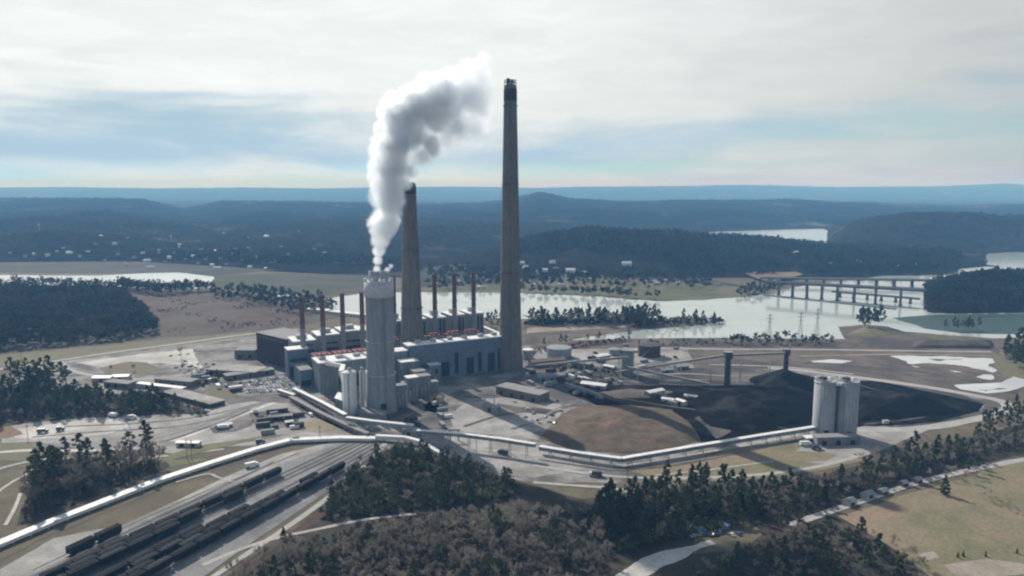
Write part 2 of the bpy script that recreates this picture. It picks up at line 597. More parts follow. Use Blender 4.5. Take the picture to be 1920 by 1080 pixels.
def strip(name, label, pix, width, z, material, smooth=True, cat='road', amp=0.5):
    pts = to_ground(pix)
    if smooth:
        pts = chaikin(pts)
    L, R = [], []
    n = len(pts)
    for i, p in enumerate(pts):
        a, b = pts[max(0, i - 1)], pts[min(n - 1, i + 1)]
        d = (b - a)
        s = Vector((-d.y, d.x, 0)).normalized()
        w = width * 0.5 * (1 + amp * 0.4 * mnoise.noise(Vector((p.x * 0.05, p.y * 0.05, z * 9))))
        L.append(Vector((p.x, p.y, z)) + s * w)
        R.append(Vector((p.x, p.y, z)) - s * w)
    mb = MB()
    mb.grid(L + R, [(i, n + i, n + i + 1, i + 1) for i in range(n - 1)])
    o = mb.build(name, MATS[material])
    return tag(o, label, cat, None, 'structure')


# the one ground sheet
gm = MB()
for (y0, y1) in ((-1500, 250), (250, 900), (900, 2000), (2000, 6000), (6000, 23500)):
    for i in range(-6, 6):
        gm.face([(i * 4500, y0, 0), ((i + 1) * 4500, y0, 0), ((i + 1) * 4500, y1, 0), (i * 4500, y1, 0)])
tag(gm.build('ground', MATS['dry_grass']), 'dry winter grass ground under the whole power plant valley', 'ground', None, 'structure')

HILLS = []


def hill(label, prof, Yf, Y0, Yb, material, px0=-1500, px1=3400, step=7, rows=64, canopy=3.0, rough_amp=0.12, seed=0.0, gap=None, name='hills'):
    """a ridge whose crest is seen along prof [(px, py)], rising from Yf to Y0 and falling to Yb"""
    xs = np.array([p[0] for p in prof], float)
    zs = np.array([CAM_H - (p[1] - 350.0) / 1400.0 * Y0 for p in prof])

    def height(X, Y):
        px = 960 + 1400.0 * X / (Y * CT + 25.0)
        zt = float(np.interp(px, xs, zs))
        if zt < 0.5:
            return -5.0
        w = 60.0 * mnoise.noise(Vector((X * 0.003 + seed, Y * 0.003, seed)))
        Yw = Y + w * (Y0 / 2500.0)
        t = (Yw - Yf) / (Y0 - Yf) if Yw < Y0 else (Yb - Yw) / (Yb - Y0)
        t = max(-0.15, min(1.0, t))
        bshape = t if t < 0 else math.sin(t * math.pi / 2) ** 1.25
        und = mnoise.fractal(Vector((X / (Y0 * 0.11) + seed, Y / (Y0 * 0.15), seed * 3)), 1.0, 2.0, 4)
        return zt * bshape * (1 + rough_amp * und * (1.0 - 0.75 * t)) + (0 if t > 0 else t * 30)

    pxs = np.arange(px0, px1 + 1, step)
    Ys = np.concatenate([np.linspace(Yf - 0.08 * (Y0 - Yf), Y0, int(rows * 0.72)), np.linspace(Y0, Yb, rows - int(rows * 0.72) + 1)[1:]])
    V = np.zeros((len(Ys) * len(pxs), 3))
    k = 0
    cs = 1.0 / max(6.0, Y0 * 0.006)
    for Y in Ys:
        for px in pxs:
            X = (px - 960) / 1400.0 * (Y * CT + 25.0)
            z = height(X, Y)
            if z > 0.3:
                z += canopy * (0.5 + mnoise.fractal(Vector((X * cs, Y * cs, seed)), 0.8, 2.0, 3)) * min(1.0, z / 6.0)
            else:
                z -= 2.0
            V[k] = (X, Y, max(z, -5.0))
            k += 1
    w = len(pxs)
    i, j = np.meshgrid(np.arange(len(Ys) - 1), np.arange(w - 1), indexing='ij')
    a = (i * w + j).ravel()
    F = np.stack([a, a + 1, a + w + 1, a + w], 1)
    o = np_mesh(name, V, F, MATS[material])
    o.data.polygons.foreach_set('use_smooth', [True] * len(F))
    tag(o, label, 'hills', None, 'structure')
    HILLS.append(height)
    return height


hill('faint blue skyline ridge along the whole horizon', [(-1500, 352), (0, 352), (140, 351), (300, 353.5), (450, 352), (600, 354), (720, 351.5), (850, 350), (930, 351), (1000, 353), (1090, 350.5), (1200, 350), (1390, 347), (1560, 351), (1750, 350), (1850, 346), (1885, 344), (1925, 348), (3400, 350)],
     11500, 16500, 21000, 'far_forest', step=9, rows=36, canopy=10, seed=1.3)
hill('second blue ridge with a saddle left of the smoking stack', [(-1500, 375), (0, 372), (150, 371), (270, 374), (345, 391), (420, 379), (560, 380), (640, 382), (760, 383), (900, 384), (960, 374), (1010, 362), (1070, 374), (1180, 377), (1300, 376), (1500, 377), (1650, 384), (1800, 390), (1920, 386), (3400, 380)],
     3700, 5600, 7800, 'far_forest', step=5, rows=70, canopy=8, seed=4.1, rough_amp=0.45)
h_left = hill('wooded lower slopes behind the river and the chimneys', [(-1500, 412), (0, 410), (200, 404), (400, 420), (600, 415), (760, 412), (950, 418), (1100, 424), (1240, 434), (1310, 452), (1400, 470), (1700, 480), (3400, 480)],
              2050, 3300, 4300, 'winter_forest', step=4, rows=110, canopy=8, seed=7.7, rough_amp=1.1)
hill('middle blue ridge rolling across behind the smoke', [(-1500, 400), (0, 398), (120, 392), (240, 402), (380, 410), (480, 398), (600, 402), (720, 408), (840, 400), (960, 402), (1100, 392), (1250, 400), (1400, 394), (1520, 404), (1640, 410), (1800, 414), (3400, 408)],
     3500, 4200, 5000, 'far_forest', step=5, rows=70, canopy=9, seed=13.3, rough_amp=0.9)
hill('low wooded spur at the left above the river', [(-1500, 445), (-200, 440), (0, 446), (90, 436), (200, 440), (300, 455), (420, 462), (520, 452), (640, 460), (760, 470), (900, 480), (1000, 500), (3400, 520)],
     1900, 2300, 2700, 'winter_forest', px0=-1500, px1=1000, step=5, rows=60, canopy=7, seed=17.7, rough_amp=0.5)
h_mid = hill('dark wooded rise between the two arms of the river', [(-1500, 600), (700, 540), (860, 480), (960, 456), (1040, 440), (1110, 430), (1200, 438), (1300, 444), (1400, 451), (1500, 462), (1560, 468), (1700, 472), (1850, 480), (1900, 500), (2000, 520), (3400, 560)],
             1560, 2080, 2420, 'winter_forest', px0=500, px1=2100, step=5, rows=90, canopy=6, seed=2.9, rough_amp=0.8)
h_right = hill('big dark round hill on the right beyond the bridges', [(1480, 520), (1540, 452), (1570, 430), (1620, 414), (1700, 405), (1800, 401), (1920, 404), (2100, 398), (2500, 410), (3400, 430)],
               2200, 2850, 3500, 'winter_forest', px0=1440, px1=3400, step=6, rows=70, canopy=7, seed=9.2, rough_amp=0.7)
h_pen = hill('dark wooded headland at the right end of the bridges', [(1600, 640), (1660, 592), (1700, 568), (1750, 546), (1800, 529), (1860, 520), (1920, 520), (2200, 516), (2600, 530), (3400, 545)],
             1125, 1300, 1470, 'winter_forest', px0=1600, px1=3400, step=7, rows=60, canopy=2, seed=5.5)

# water
sheet('river', 'broad pale river reflecting the sky behind the plant',
      [(600, 562), (690, 549), (800, 548), (960, 548), (1060, 551), (1150, 557), (1230, 565), (1330, 561), (1400, 555), (1450, 545), (1550, 530), (1700, 512), (1850, 500), (2300, 506), (2900, 560),
       (2600, 640), (1990, 634), (1860, 634), (1760, 627), (1690, 622), (1655, 632), (1600, 636), (1400, 637), (1190, 640), (1000, 642), (880, 628), (760, 612), (640, 590)], 0.12, 'river_water', amp=5, step=14, cat='river')
sheet('river', 'left reach of the river with painted gleam behind bare trees',
      [(-700, 514), (0, 516), (180, 517), (280, 512), (340, 511), (400, 519), (420, 534), (385, 541), (300, 543), (200, 536), (0, 534), (-700, 536)], 0.12, 'bright_water', amp=5, step=14, cat='river')
sheet('lake', 'distant bright arm of water below the far ridge', [(1290, 439), (1350, 434), (1450, 431), (1545, 429), (1560, 436), (1552, 462), (1400, 464), (1320, 450)], 0.2, 'river_water', amp=8, step=40, cat='lake')
sheet('lake', 'sliver of bright water behind the right headland', [(1850, 476), (1920, 472), (2500, 470), (2500, 508), (1920, 508), (1850, 496)], 0.2, 'river_water', amp=6, step=40, cat='lake')
sheet('inlet', 'calm green inlet at the right under the wooded headland', [(1672, 596), (1760, 590), (2300, 588), (2300, 626), (1930, 627), (1800, 625), (1735, 616)], 0.16, 'green_water', amp=3, step=10, cat='inlet')

# far banks
sheet('forest_floor', 'dark winter woodland covering the valley floor out to the horizon', None, 0.06, 'winter_forest', amp=30, step=150, world_pts=[Vector(p) for p in ((-14000, 1640, 0), (-2000, 1640, 0), (-700, 1720, 0), (-200, 1560, 0), (400, 1560, 0), (900, 1560, 0), (3000, 1600, 0), (14000, 1640, 0), (26000, 23000, 0), (-26000, 23000, 0))])
sheet('field', 'yellow green bank of the town across the river', [(690, 548), (760, 540), (930, 530), (1000, 520), (1120, 516), (1230, 522), (1330, 532), (1420, 541), (1455, 549), (1400, 556), (1330, 562), (1230, 565), (1120, 556), (960, 549)], 0.20, 'olive_field', amp=6, step=15, cat='field')
sheet('field', 'green meadow on the far bank at the left', [(400, 518), (520, 512), (690, 516), (745, 524), (700, 546), (600, 556), (480, 550), (400, 536)], 0.20, 'far_meadow', amp=4, step=15, cat='field')
sheet('field', 'pale strip of far bank behind the left river', [(-600, 490), (0, 492), (250, 490), (420, 500), (520, 506), (400, 518), (330, 511), (200, 513), (0, 511), (-600, 508)], 0.20, 'far_bank', amp=5, step=20, cat='field')
sheet('bank', 'reddish bare slope at the left end of the bridges', [(1375, 497), (1420, 492), (1480, 505), (1505, 520), (1440, 535), (1400, 520)], 6.0, 'red_dirt', amp=4, step=12)
sheet('field', 'dim settled land of the town below the wooded rise', [(760, 540), (800, 500), (960, 488), (1120, 500), (1240, 510), (1340, 526), (1420, 541), (1330, 533), (1120, 518), (930, 532)], 0.26, 'far_bank', amp=6, step=15, cat='field')
# near banks, left to right
sheet('field', 'purple brown scrub field left of the power house', [(180, 540), (300, 545), (470, 552), (620, 572), (640, 594), (560, 612), (400, 628), (290, 632), (230, 580)], 0.10, 'scrub', amp=6, step=12, cat='field')
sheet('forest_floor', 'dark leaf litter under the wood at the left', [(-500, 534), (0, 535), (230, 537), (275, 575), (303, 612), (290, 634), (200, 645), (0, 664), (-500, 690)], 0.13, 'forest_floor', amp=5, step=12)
sheet('bank', 'sandy tree lined spit reaching into the river', [(880, 596), (980, 598), (1100, 600), (1240, 599), (1310, 600), (1365, 602), (1300, 611), (1180, 621), (1080, 636), (1000, 647), (960, 648), (880, 630)], 0.24, 'brown_flat', amp=3, step=8)
sheet('bank', 'light sand strip along the spit', [(990, 612), (1100, 606), (1215, 606), (1180, 613), (1060, 620), (985, 625)], 0.28, 'sand', amp=2, step=8)
sheet('bank', 'small grassy islet with trees at the right of the water', [(1572, 613), (1620, 609), (1665, 612), (1700, 624), (1740, 632), (1760, 642), (1600, 646), (1580, 632)], 0.24, 'brown_flat', amp=2.5, step=7)
sheet('bank', 'shore strip south of the wide water', [(960, 646), (1090, 637), (1240, 634), (1420, 634), (1580, 636), (1760, 642), (1860, 637), (2100, 634), (2400, 660), (1900, 656), (1600, 652), (1300, 650), (1100, 655)], 0.22, 'brown_flat', amp=3, step=9)

# plant grounds
Z = 0.04
sheet('yard', 'grey concrete and gravel yard around the power plant', [(100, 668), (470, 625), (560, 640), (960, 640), (1300, 640), (1900, 650), (1890, 760), (1700, 812), (1500, 850), (1230, 905), (1000, 905), (870, 880), (700, 835), (560, 830), (380, 840), (150, 830), (0, 812), (-60, 745), (60, 690)], Z, 'yard', amp=4, step=9, cat='yard')
sheet('field', 'mown grass strip below the wood at the left', [(-200, 690), (0, 668), (130, 655), (290, 638), (470, 620), (475, 630), (300, 652), (110, 678), (0, 695), (-200, 730)], Z + .04, 'lawn', amp=2, step=8, cat='field')
strip('road', 'pale access road curving past the parking grounds at the left', [(-60, 700), (60, 684), (110, 676), (200, 662), (330, 645), (480, 624), (560, 618)], 7, Z + .08, 'road')
strip('road', 'loop road around the lawn at the left', [(112, 678), (130, 695), (180, 706), (250, 712), (330, 706), (380, 694), (330, 676), (240, 668), (130, 678)], 6, Z + .09, 'road')
sheet('lot', 'pale paved lot behind the left lawn', [(140, 680), (280, 662), (360, 655), (380, 690), (300, 680), (200, 690)], Z + .07, 'pale_gravel', amp=2, step=7)
sheet('lawn', 'dry lawn inside the loop road at the left', [(185, 690), (240, 678), (275, 680), (305, 695), (260, 704), (200, 702)], Z + .11, 'lawn', amp=1.5, step=6, cat='lawn')
sheet('lot', 'parking lot paving left of the silver chimney', [(440, 742), (470, 708), (545, 698), (595, 702), (592, 728), (555, 735), (500, 740)], Z + .06, 'asphalt', amp=1.5, step=8)
sheet('lot', 'broad pale gravel apron at the left', [(0, 800), (60, 790), (160, 782), (300, 776), (400, 764), (500, 748), (545, 752), (640, 800), (690, 820), (560, 824), (430, 838), (330, 850), (220, 845), (100, 838), (0, 850)], Z + .06, 'gravel', amp=2.5, step=8)
sheet('lot', 'whiter gravel patch in the left apron', [(20, 806), (120, 792), (230, 784), (240, 800), (200, 815), (110, 822), (30, 822)], Z + .09, 'pale_gravel', amp=2.5, step=7)
sheet('ground_patch', 'bare reddish earth at the left edge', [(-40, 808), (20, 796), (42, 814), (10, 822), (-40, 826)], Z + .10, 'red_dirt', amp=1.5, step=6)
sheet('field', 'grass between the white conveyor and the gravel road', [(-30, 1040), (100, 975), (250, 915), (400, 858), (500, 835), (545, 835), (470, 858), (400, 885), (330, 905), (200, 960), (90, 1005), (-30, 1065)], Z + .10, 'dry_grass', amp=1.5, step=6, cat='field')
sheet('field', 'grass strip on the left above the grove', [(-20, 832), (70, 828), (200, 850), (330, 862), (400, 860), (300, 880), (150, 870), (-20, 862)], Z + .10, 'lawn', amp=1.5, step=7, cat='field')
strip('road', 'pale lane across the left grass', [(-40, 852), (60, 843), (160, 846), (300, 838), (400, 800), (500, 760), (545, 745)], 5, Z + .14, 'pale_gravel')
strip('road', 'second pale lane at the left edge', [(-40, 890), (60, 862), (150, 858), (300, 858), (420, 842)], 4, Z + .15, 'road')
strip('road', 'long asphalt road running from the plant gate down left', [(620, 735), (540, 742), (470, 762), (380, 795), (300, 818), (220, 838)], 7, Z + .17, 'asphalt')
strip('path', 'pale dirt track at the lower left edge', [(-20, 935), (20, 905), (45, 893), (60, 880)], 2.2, Z + .16, 'pale_gravel', cat='path')
strip('path', 'second pale dirt track beside the grove', [(10, 985), (30, 950), (45, 905), (70, 885)], 2.2, Z + .16, 'pale_gravel', cat='path')
sheet('gravel_road', 'wide grey gravel road beside the coal trains', [(-30, 1085), (100, 1010), (230, 985), (350, 930), (420, 895), (530, 850), (640, 826), (700, 828), (560, 868), (430, 925), (250, 1000), (60, 1085)], Z + .13, 'gravel', amp=1.0, step=6, cat='road')
sheet('rail_bed', 'grey ballast bed carrying the coal trains', [(0, 1120), (60, 1075), (250, 985), (420, 915), (560, 858), (650, 828), (715, 828), (690, 860), (640, 905), (560, 960), (440, 1040), (370, 1090), (250, 1180)], Z + .17, 'ballast', amp=0.8, step=6, cat='rail bed')
strip('road', 'pale track beside the rail bed along the wood', [(360, 1110), (450, 1048), (560, 975), (640, 915), (700, 860), (722, 832)], 4.0, Z + .21, 'road')
sheet('slope', 'scrubby brown verge between trains and wood', [(395, 1100), (470, 1050), (560, 985), (620, 935), (600, 975), (540, 1010), (500, 1040), (420, 1090)], Z + .12, 'scrub', amp=1.5, step=5)
strip('path', 'pale woodland track crossing the lower wood', [(380, 1060), (450, 1030), (520, 1008), (600, 992), (680, 974), (780, 964)], 3.2, Z + .2, 'road', cat='path')
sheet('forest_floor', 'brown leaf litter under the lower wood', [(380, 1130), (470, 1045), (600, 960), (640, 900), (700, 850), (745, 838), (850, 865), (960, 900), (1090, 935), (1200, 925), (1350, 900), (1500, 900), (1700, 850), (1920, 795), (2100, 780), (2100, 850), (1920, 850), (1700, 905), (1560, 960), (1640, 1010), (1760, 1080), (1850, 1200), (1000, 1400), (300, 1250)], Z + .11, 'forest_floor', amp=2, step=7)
sheet('lot', 'sunlit dirt pad at the bottom edge right of the wood', [(1120, 1098), (1165, 1066), (1200, 1046), (1270, 1030), (1330, 1014), (1340, 1020), (1285, 1046), (1240, 1066), (1180, 1098)], Z + .16, 'pale_gravel', amp=2.5, step=3)
sheet('field', 'dry brown grass in the clearing of the lower right', [(1300, 1000), (1400, 975), (1430, 1000), (1390, 1030), (1300, 1040)], Z + .14, 'dry_grass', amp=1, step=5, cat='field')
# right farmland
sheet('field', 'tan pasture at the lower right corner', [(1570, 968), (1640, 950), (1700, 925), (1770, 910), (1830, 890), (1860, 870), (1920, 862), (2150, 840), (2300, 1200), (1800, 1200), (1750, 1085), (1660, 1020)], Z + .16, 'tan_field', amp=1.5, step=6, cat='field')
sheet('field', 'pinkish far pasture at the right edge', [(1845, 900), (1860, 876), (1925, 862), (2100, 850), (2100, 980), (1925, 978), (1880, 940)], Z + .20, 'tan_field', amp=1.0, step=6, cat='field')
sheet('ground_patch', 'bare earth in the pasture corner', [(1770, 1060), (1850, 1050), (1925, 1058), (1925, 1075), (1860, 1085), (1790, 1080)], Z + .23, 'sand', amp=1.5, step=4)
sheet('ground_patch', 'small bare earth patch in the pasture', [(1722, 1040), (1750, 1034), (1762, 1046), (1735, 1052)], Z + .23, 'sand', amp=1.0, step=4)
strip('road', 'country road between the tree band and the pasture', [(1480, 985), (1570, 955), (1660, 925), (1740, 900), (1830, 880), (1925, 860), (2100, 832)], 5.5, Z + .24, 'road')
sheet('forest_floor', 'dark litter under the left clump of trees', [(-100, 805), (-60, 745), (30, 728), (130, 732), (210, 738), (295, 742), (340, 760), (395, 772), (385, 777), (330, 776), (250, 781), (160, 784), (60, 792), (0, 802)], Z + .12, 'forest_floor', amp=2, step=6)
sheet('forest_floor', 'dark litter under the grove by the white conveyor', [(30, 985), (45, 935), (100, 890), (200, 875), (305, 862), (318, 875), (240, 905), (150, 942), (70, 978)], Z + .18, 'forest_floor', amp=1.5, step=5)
# coal side
sheet('yard', 'brown flats and old ash ground behind the coal yard', [(1290, 655), (1450, 650), (1700, 650), (1870, 654), (1885, 690), (1920, 720), (1900, 752), (1780, 738), (1620, 708), (1480, 692), (1300, 690)], Z + .06, 'brown_flat', amp=3, step=9)
sheet('coal_yard', 'black coal covered yard behind the twin silos', [(1085, 724), (1150, 722), (1290, 722), (1400, 722), (1520, 722), (1600, 714), (1640, 713), (1760, 736), (1850, 758), (1838, 774), (1760, 792), (1640, 800), (1510, 808), (1400, 826), (1320, 828), (1270, 780), (1180, 756), (1110, 752)], Z + .10, 'coal', amp=4, step=7)
sheet('ground_patch', 'grey coal dust along the yard edge', [(1000, 700), (1090, 690), (1200, 690), (1420, 690), (1520, 716), (1400, 721), (1290, 721), (1150, 724), (1085, 728), (1040, 722)], Z + .08, 'coal_spill', amp=4, step=7)
sheet('ground_patch', 'dusty dark rim east of the coal', [(1640, 712), (1760, 730), (1870, 760), (1860, 772), (1780, 796), (1640, 804), (1760, 790), (1838, 772), (1850, 758), (1760, 738)], Z + .12, 'coal_spill', amp=2, step=7)
sheet('ground_patch', 'grey slope of dusty coal near the mound', [(1290, 790), (1330, 770), (1365, 780), (1370, 810), (1335, 826), (1310, 815)], Z + .14, 'coal_spill', amp=2, step=6)
strip('road', 'haul road ringing the far side of the coal yard', [(1440, 690), (1500, 694), (1560, 702), (1640, 712), (1740, 726), (1830, 742), (1880, 752), (1896, 764), (1880, 776), (1820, 788), (1760, 800), (1690, 806), (1600, 806)], 11, Z + .18, 'road')
strip('road', 'pale service road along the horizon side of the ash ground', [(1230, 652), (1330, 655), (1500, 655), (1700, 658), (1860, 660)], 6, Z + .18, 'road')
sheet('pond', 'white ash pond patches at the far right', [(1668, 668), (1750, 668), (1855, 672), (1862, 690), (1858, 712), (1838, 708), (1830, 698), (1790, 698), (1760, 690), (1720, 688), (1700, 678)], Z + .15, 'pond_water', amp=9, step=4, cat='pond')
sheet('pond', 'bright pond at the right edge below the ash ground', [(1788, 722), (1830, 720), (1880, 718), (1900, 706), (1922, 712), (1925, 724), (1890, 734), (1850, 738), (1800, 730)], Z + .2, 'pond_water', amp=2, step=6, cat='pond')
sheet('pond', 'small pale puddle on the ash ground', [(1520, 677), (1560, 674), (1600, 677), (1570, 682), (1530, 682)], Z + .15, 'pond_water', amp=3, step=5, cat='pond')
sheet('field', 'rough green land by the far right trees', [(1862, 664), (2100, 660), (2100, 730), (1930, 716), (1885, 706), (1866, 690)], Z + .13, 'lawn', amp=2, step=8, cat='field')
sheet('lot', 'pale silo pad and truck turning ground', [(1500, 838), (1540, 815), (1620, 798), (1700, 804), (1760, 798), (1700, 824), (1640, 850), (1560, 872), (1480, 862)], Z + .16, 'gravel', amp=2, step=6)
sheet('field', 'dry grass below the long conveyor', [(1170, 880), (1260, 868), (1400, 838), (1510, 830), (1560, 850), (1620, 862), (1540, 884), (1420, 898), (1300, 902), (1230, 900)], Z + .15, 'tan_field', amp=2, step=7, cat='field')
sheet('lawn', 'oval grass island by the silo pad', [(1450, 858), (1500, 846), (1570, 852), (1550, 864), (1490, 868)], Z + .19, 'tan_field', amp=1, step=6, cat='lawn')
strip('road', 'pale gravel lane under the grass below the conveyor', [(1000, 872), (1080, 886), (1180, 897), (1300, 897), (1420, 892), (1540, 876), (1620, 852)], 4, Z + .22, 'road')
strip('road', 'pale lane alongside the conveyor foot', [(880, 842), (1000, 852), (1100, 868), (1165, 876), (1260, 862), (1400, 834), (1500, 816)], 4.5, Z + .23, 'road')
strip('road', 'winding lane at the wood edge below the mound', [(1000, 905), (1090, 912), (1160, 916), (1195, 928), (1205, 945)], 4, Z + .24, 'road')
sheet('lot', 'pale work ground left of the earth mound', [(820, 800), (870, 758), (940, 745), (1050, 758), (1060, 790), (1000, 812), (1010, 826), (940, 815), (880, 812)], Z + .09, 'gravel', amp=3, step=7)
sheet('lot', 'pale ground below the elevated conveyor', [(840, 812), (1000, 832), (1060, 850), (1100, 880), (1000, 895), (900, 870), (850, 850)], Z + .10, 'gravel', amp=2, step=7)
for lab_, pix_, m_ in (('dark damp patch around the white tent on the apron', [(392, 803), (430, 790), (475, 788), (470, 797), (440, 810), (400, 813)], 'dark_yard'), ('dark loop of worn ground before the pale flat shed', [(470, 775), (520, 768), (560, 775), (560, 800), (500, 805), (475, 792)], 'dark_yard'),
                     ('dark strip of yard ground along the parking lot', [(440, 745), (500, 741), (560, 737), (640, 775), (700, 812), (660, 812), (590, 785), (540, 755), (470, 752)], 'dark_yard'), ('painted shading at the foot of the silver chimney', [(610, 752), (660, 785), (720, 800), (800, 806), (850, 800), (830, 765), (780, 740), (740, 760), (700, 770), (640, 745)], 'dark_yard'),  # chimney-foot sheet paints the shade around the base onto the ground
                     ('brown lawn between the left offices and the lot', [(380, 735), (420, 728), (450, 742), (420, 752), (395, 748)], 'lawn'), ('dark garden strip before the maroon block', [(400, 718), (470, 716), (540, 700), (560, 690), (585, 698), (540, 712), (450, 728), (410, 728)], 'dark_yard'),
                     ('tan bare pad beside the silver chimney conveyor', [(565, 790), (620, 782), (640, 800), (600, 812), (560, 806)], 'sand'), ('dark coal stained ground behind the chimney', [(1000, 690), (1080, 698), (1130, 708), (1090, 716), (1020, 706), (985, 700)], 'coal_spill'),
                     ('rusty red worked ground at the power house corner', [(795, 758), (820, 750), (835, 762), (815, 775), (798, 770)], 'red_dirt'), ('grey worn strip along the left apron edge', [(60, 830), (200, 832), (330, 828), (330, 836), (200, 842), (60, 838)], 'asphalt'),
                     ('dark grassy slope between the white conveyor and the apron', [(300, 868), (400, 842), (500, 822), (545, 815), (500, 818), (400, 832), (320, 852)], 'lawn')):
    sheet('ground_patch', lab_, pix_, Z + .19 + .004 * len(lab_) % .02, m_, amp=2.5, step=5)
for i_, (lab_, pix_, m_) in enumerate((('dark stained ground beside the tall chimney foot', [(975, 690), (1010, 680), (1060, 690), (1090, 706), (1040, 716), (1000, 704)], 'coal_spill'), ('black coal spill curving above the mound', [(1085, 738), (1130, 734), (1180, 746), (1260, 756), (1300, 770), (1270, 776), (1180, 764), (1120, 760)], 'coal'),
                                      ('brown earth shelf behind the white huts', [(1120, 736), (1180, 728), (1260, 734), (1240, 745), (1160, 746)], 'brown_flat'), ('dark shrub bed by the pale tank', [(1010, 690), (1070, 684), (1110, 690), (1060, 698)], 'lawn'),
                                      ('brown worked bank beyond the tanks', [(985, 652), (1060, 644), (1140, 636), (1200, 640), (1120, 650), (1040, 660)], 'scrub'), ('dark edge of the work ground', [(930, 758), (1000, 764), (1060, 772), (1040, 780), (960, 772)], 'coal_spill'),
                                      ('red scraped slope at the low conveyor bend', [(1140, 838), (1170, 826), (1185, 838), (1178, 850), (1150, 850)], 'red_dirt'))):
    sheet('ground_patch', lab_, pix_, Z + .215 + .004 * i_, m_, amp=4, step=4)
sheet('lot', 'pale pad by the tanks behind the tall chimney', [(985, 672), (1020, 655), (1120, 648), (1250, 644), (1300, 668), (1200, 680), (1100, 676), (1000, 690)], Z + .06, 'gravel', amp=2, step=7)
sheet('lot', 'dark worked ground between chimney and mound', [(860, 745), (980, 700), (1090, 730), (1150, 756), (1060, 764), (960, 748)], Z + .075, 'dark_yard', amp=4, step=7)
strip('road', 'dark coal haul lane curving around the mound', [(1085, 740), (1140, 752), (1220, 758), (1270, 770), (1310, 800), (1330, 828)], 12, Z + .22, 'coal')


for i_, (lab_, pix_) in enumerate((('brown mud islands in the white ash pond', [(1700, 683), (1740, 680), (1790, 684), (1820, 690), (1780, 693), (1730, 690)]), ('mud spit across the white ash pond', [(1770, 694), (1812, 688), (1850, 694), (1862, 702), (1838, 702), (1800, 697)]),
                                   ('small mud island in the ash pond', [(1740, 673), (1790, 672), (1810, 675), (1760, 677)]), ('mud bar in the lower bright pond', [(1830, 730), (1870, 727), (1890, 729), (1850, 734)]))):
    sheet('mud_bank', lab_, pix_, Z + .24 + .01 * i_, 'brown_flat', amp=7, step=3)
for i_, (lab_, pix_, w_, m_) in enumerate((
        ('pale wheel track across the coal yard', [(1150, 745), (1240, 760), (1330, 772), (1420, 792), (1480, 806)], 2.6, 'coal_spill'), ('second pale wheel track across the coal yard', [(1300, 724), (1400, 742), (1500, 758), (1560, 790)], 2.4, 'coal_spill'),
        ('wheel track at the right end of the coal yard', [(1610, 722), (1700, 748), (1790, 768), (1720, 786), (1620, 796)], 2.6, 'coal_spill'), ('pale streak of dust below the cone', [(1250, 714), (1330, 712), (1420, 716), (1500, 712)], 3.5, 'yard'),
        ('grey dust streak behind the first stacker tower', [(1180, 704), (1290, 700), (1360, 706), (1420, 704)], 4, 'gravel'), ('pale service track behind the coal cone', [(1330, 684), (1420, 686), (1500, 690), (1600, 702)], 4, 'road'),
        ('tan track over the ash ground', [(1500, 668), (1600, 666), (1700, 664), (1860, 668)], 5, 'sand'), ('dark furrow on the ash ground', [(1500, 680), (1620, 684), (1720, 696), (1840, 716)], 6, 'dark_yard'), ('second dark furrow on the ash ground', [(1560, 692), (1680, 700), (1780, 714)], 7, 'dark_yard'),
        ('dirt track climbing over the apron', [(300, 830), (360, 812), (420, 790), (470, 768)], 3, 'dark_yard'), ('tyre track on the apron', [(120, 800), (260, 795), (380, 782), (480, 758)], 2, 'yard'), ('second tyre track on the apron', [(60, 820), (200, 808), (330, 802), (440, 778)], 2, 'yard'),
        ('tyre track on the gravel by the trains', [(60, 1070), (240, 985), (400, 915), (560, 850)], 1.2, 'yard'), ('curved spur track joining the gravel road', [(330, 905), (370, 893), (395, 888), (405, 895), (440, 905)], 2.2, 'road'),
        ('dark drain along the pale lane', [(1010, 862), (1100, 876), (1165, 884), (1280, 872), (1420, 842), (1500, 826)], 2.5, 'dark_yard'), ('worn track on the dry grass by the silos', [(1230, 892), (1330, 882), (1400, 872), (1450, 866)], 2, 'road'),
        ('work track left of the mound', [(870, 800), (930, 780), (990, 770), (1050, 772)], 3, 'dark_yard'), ('curving work track beside the mound', [(960, 805), (1010, 790), (1040, 768), (1090, 752)], 3, 'yard'))):
    strip('track', lab_, pix_, w_, Z + .26 + .006 * i_, m_, cat='track')


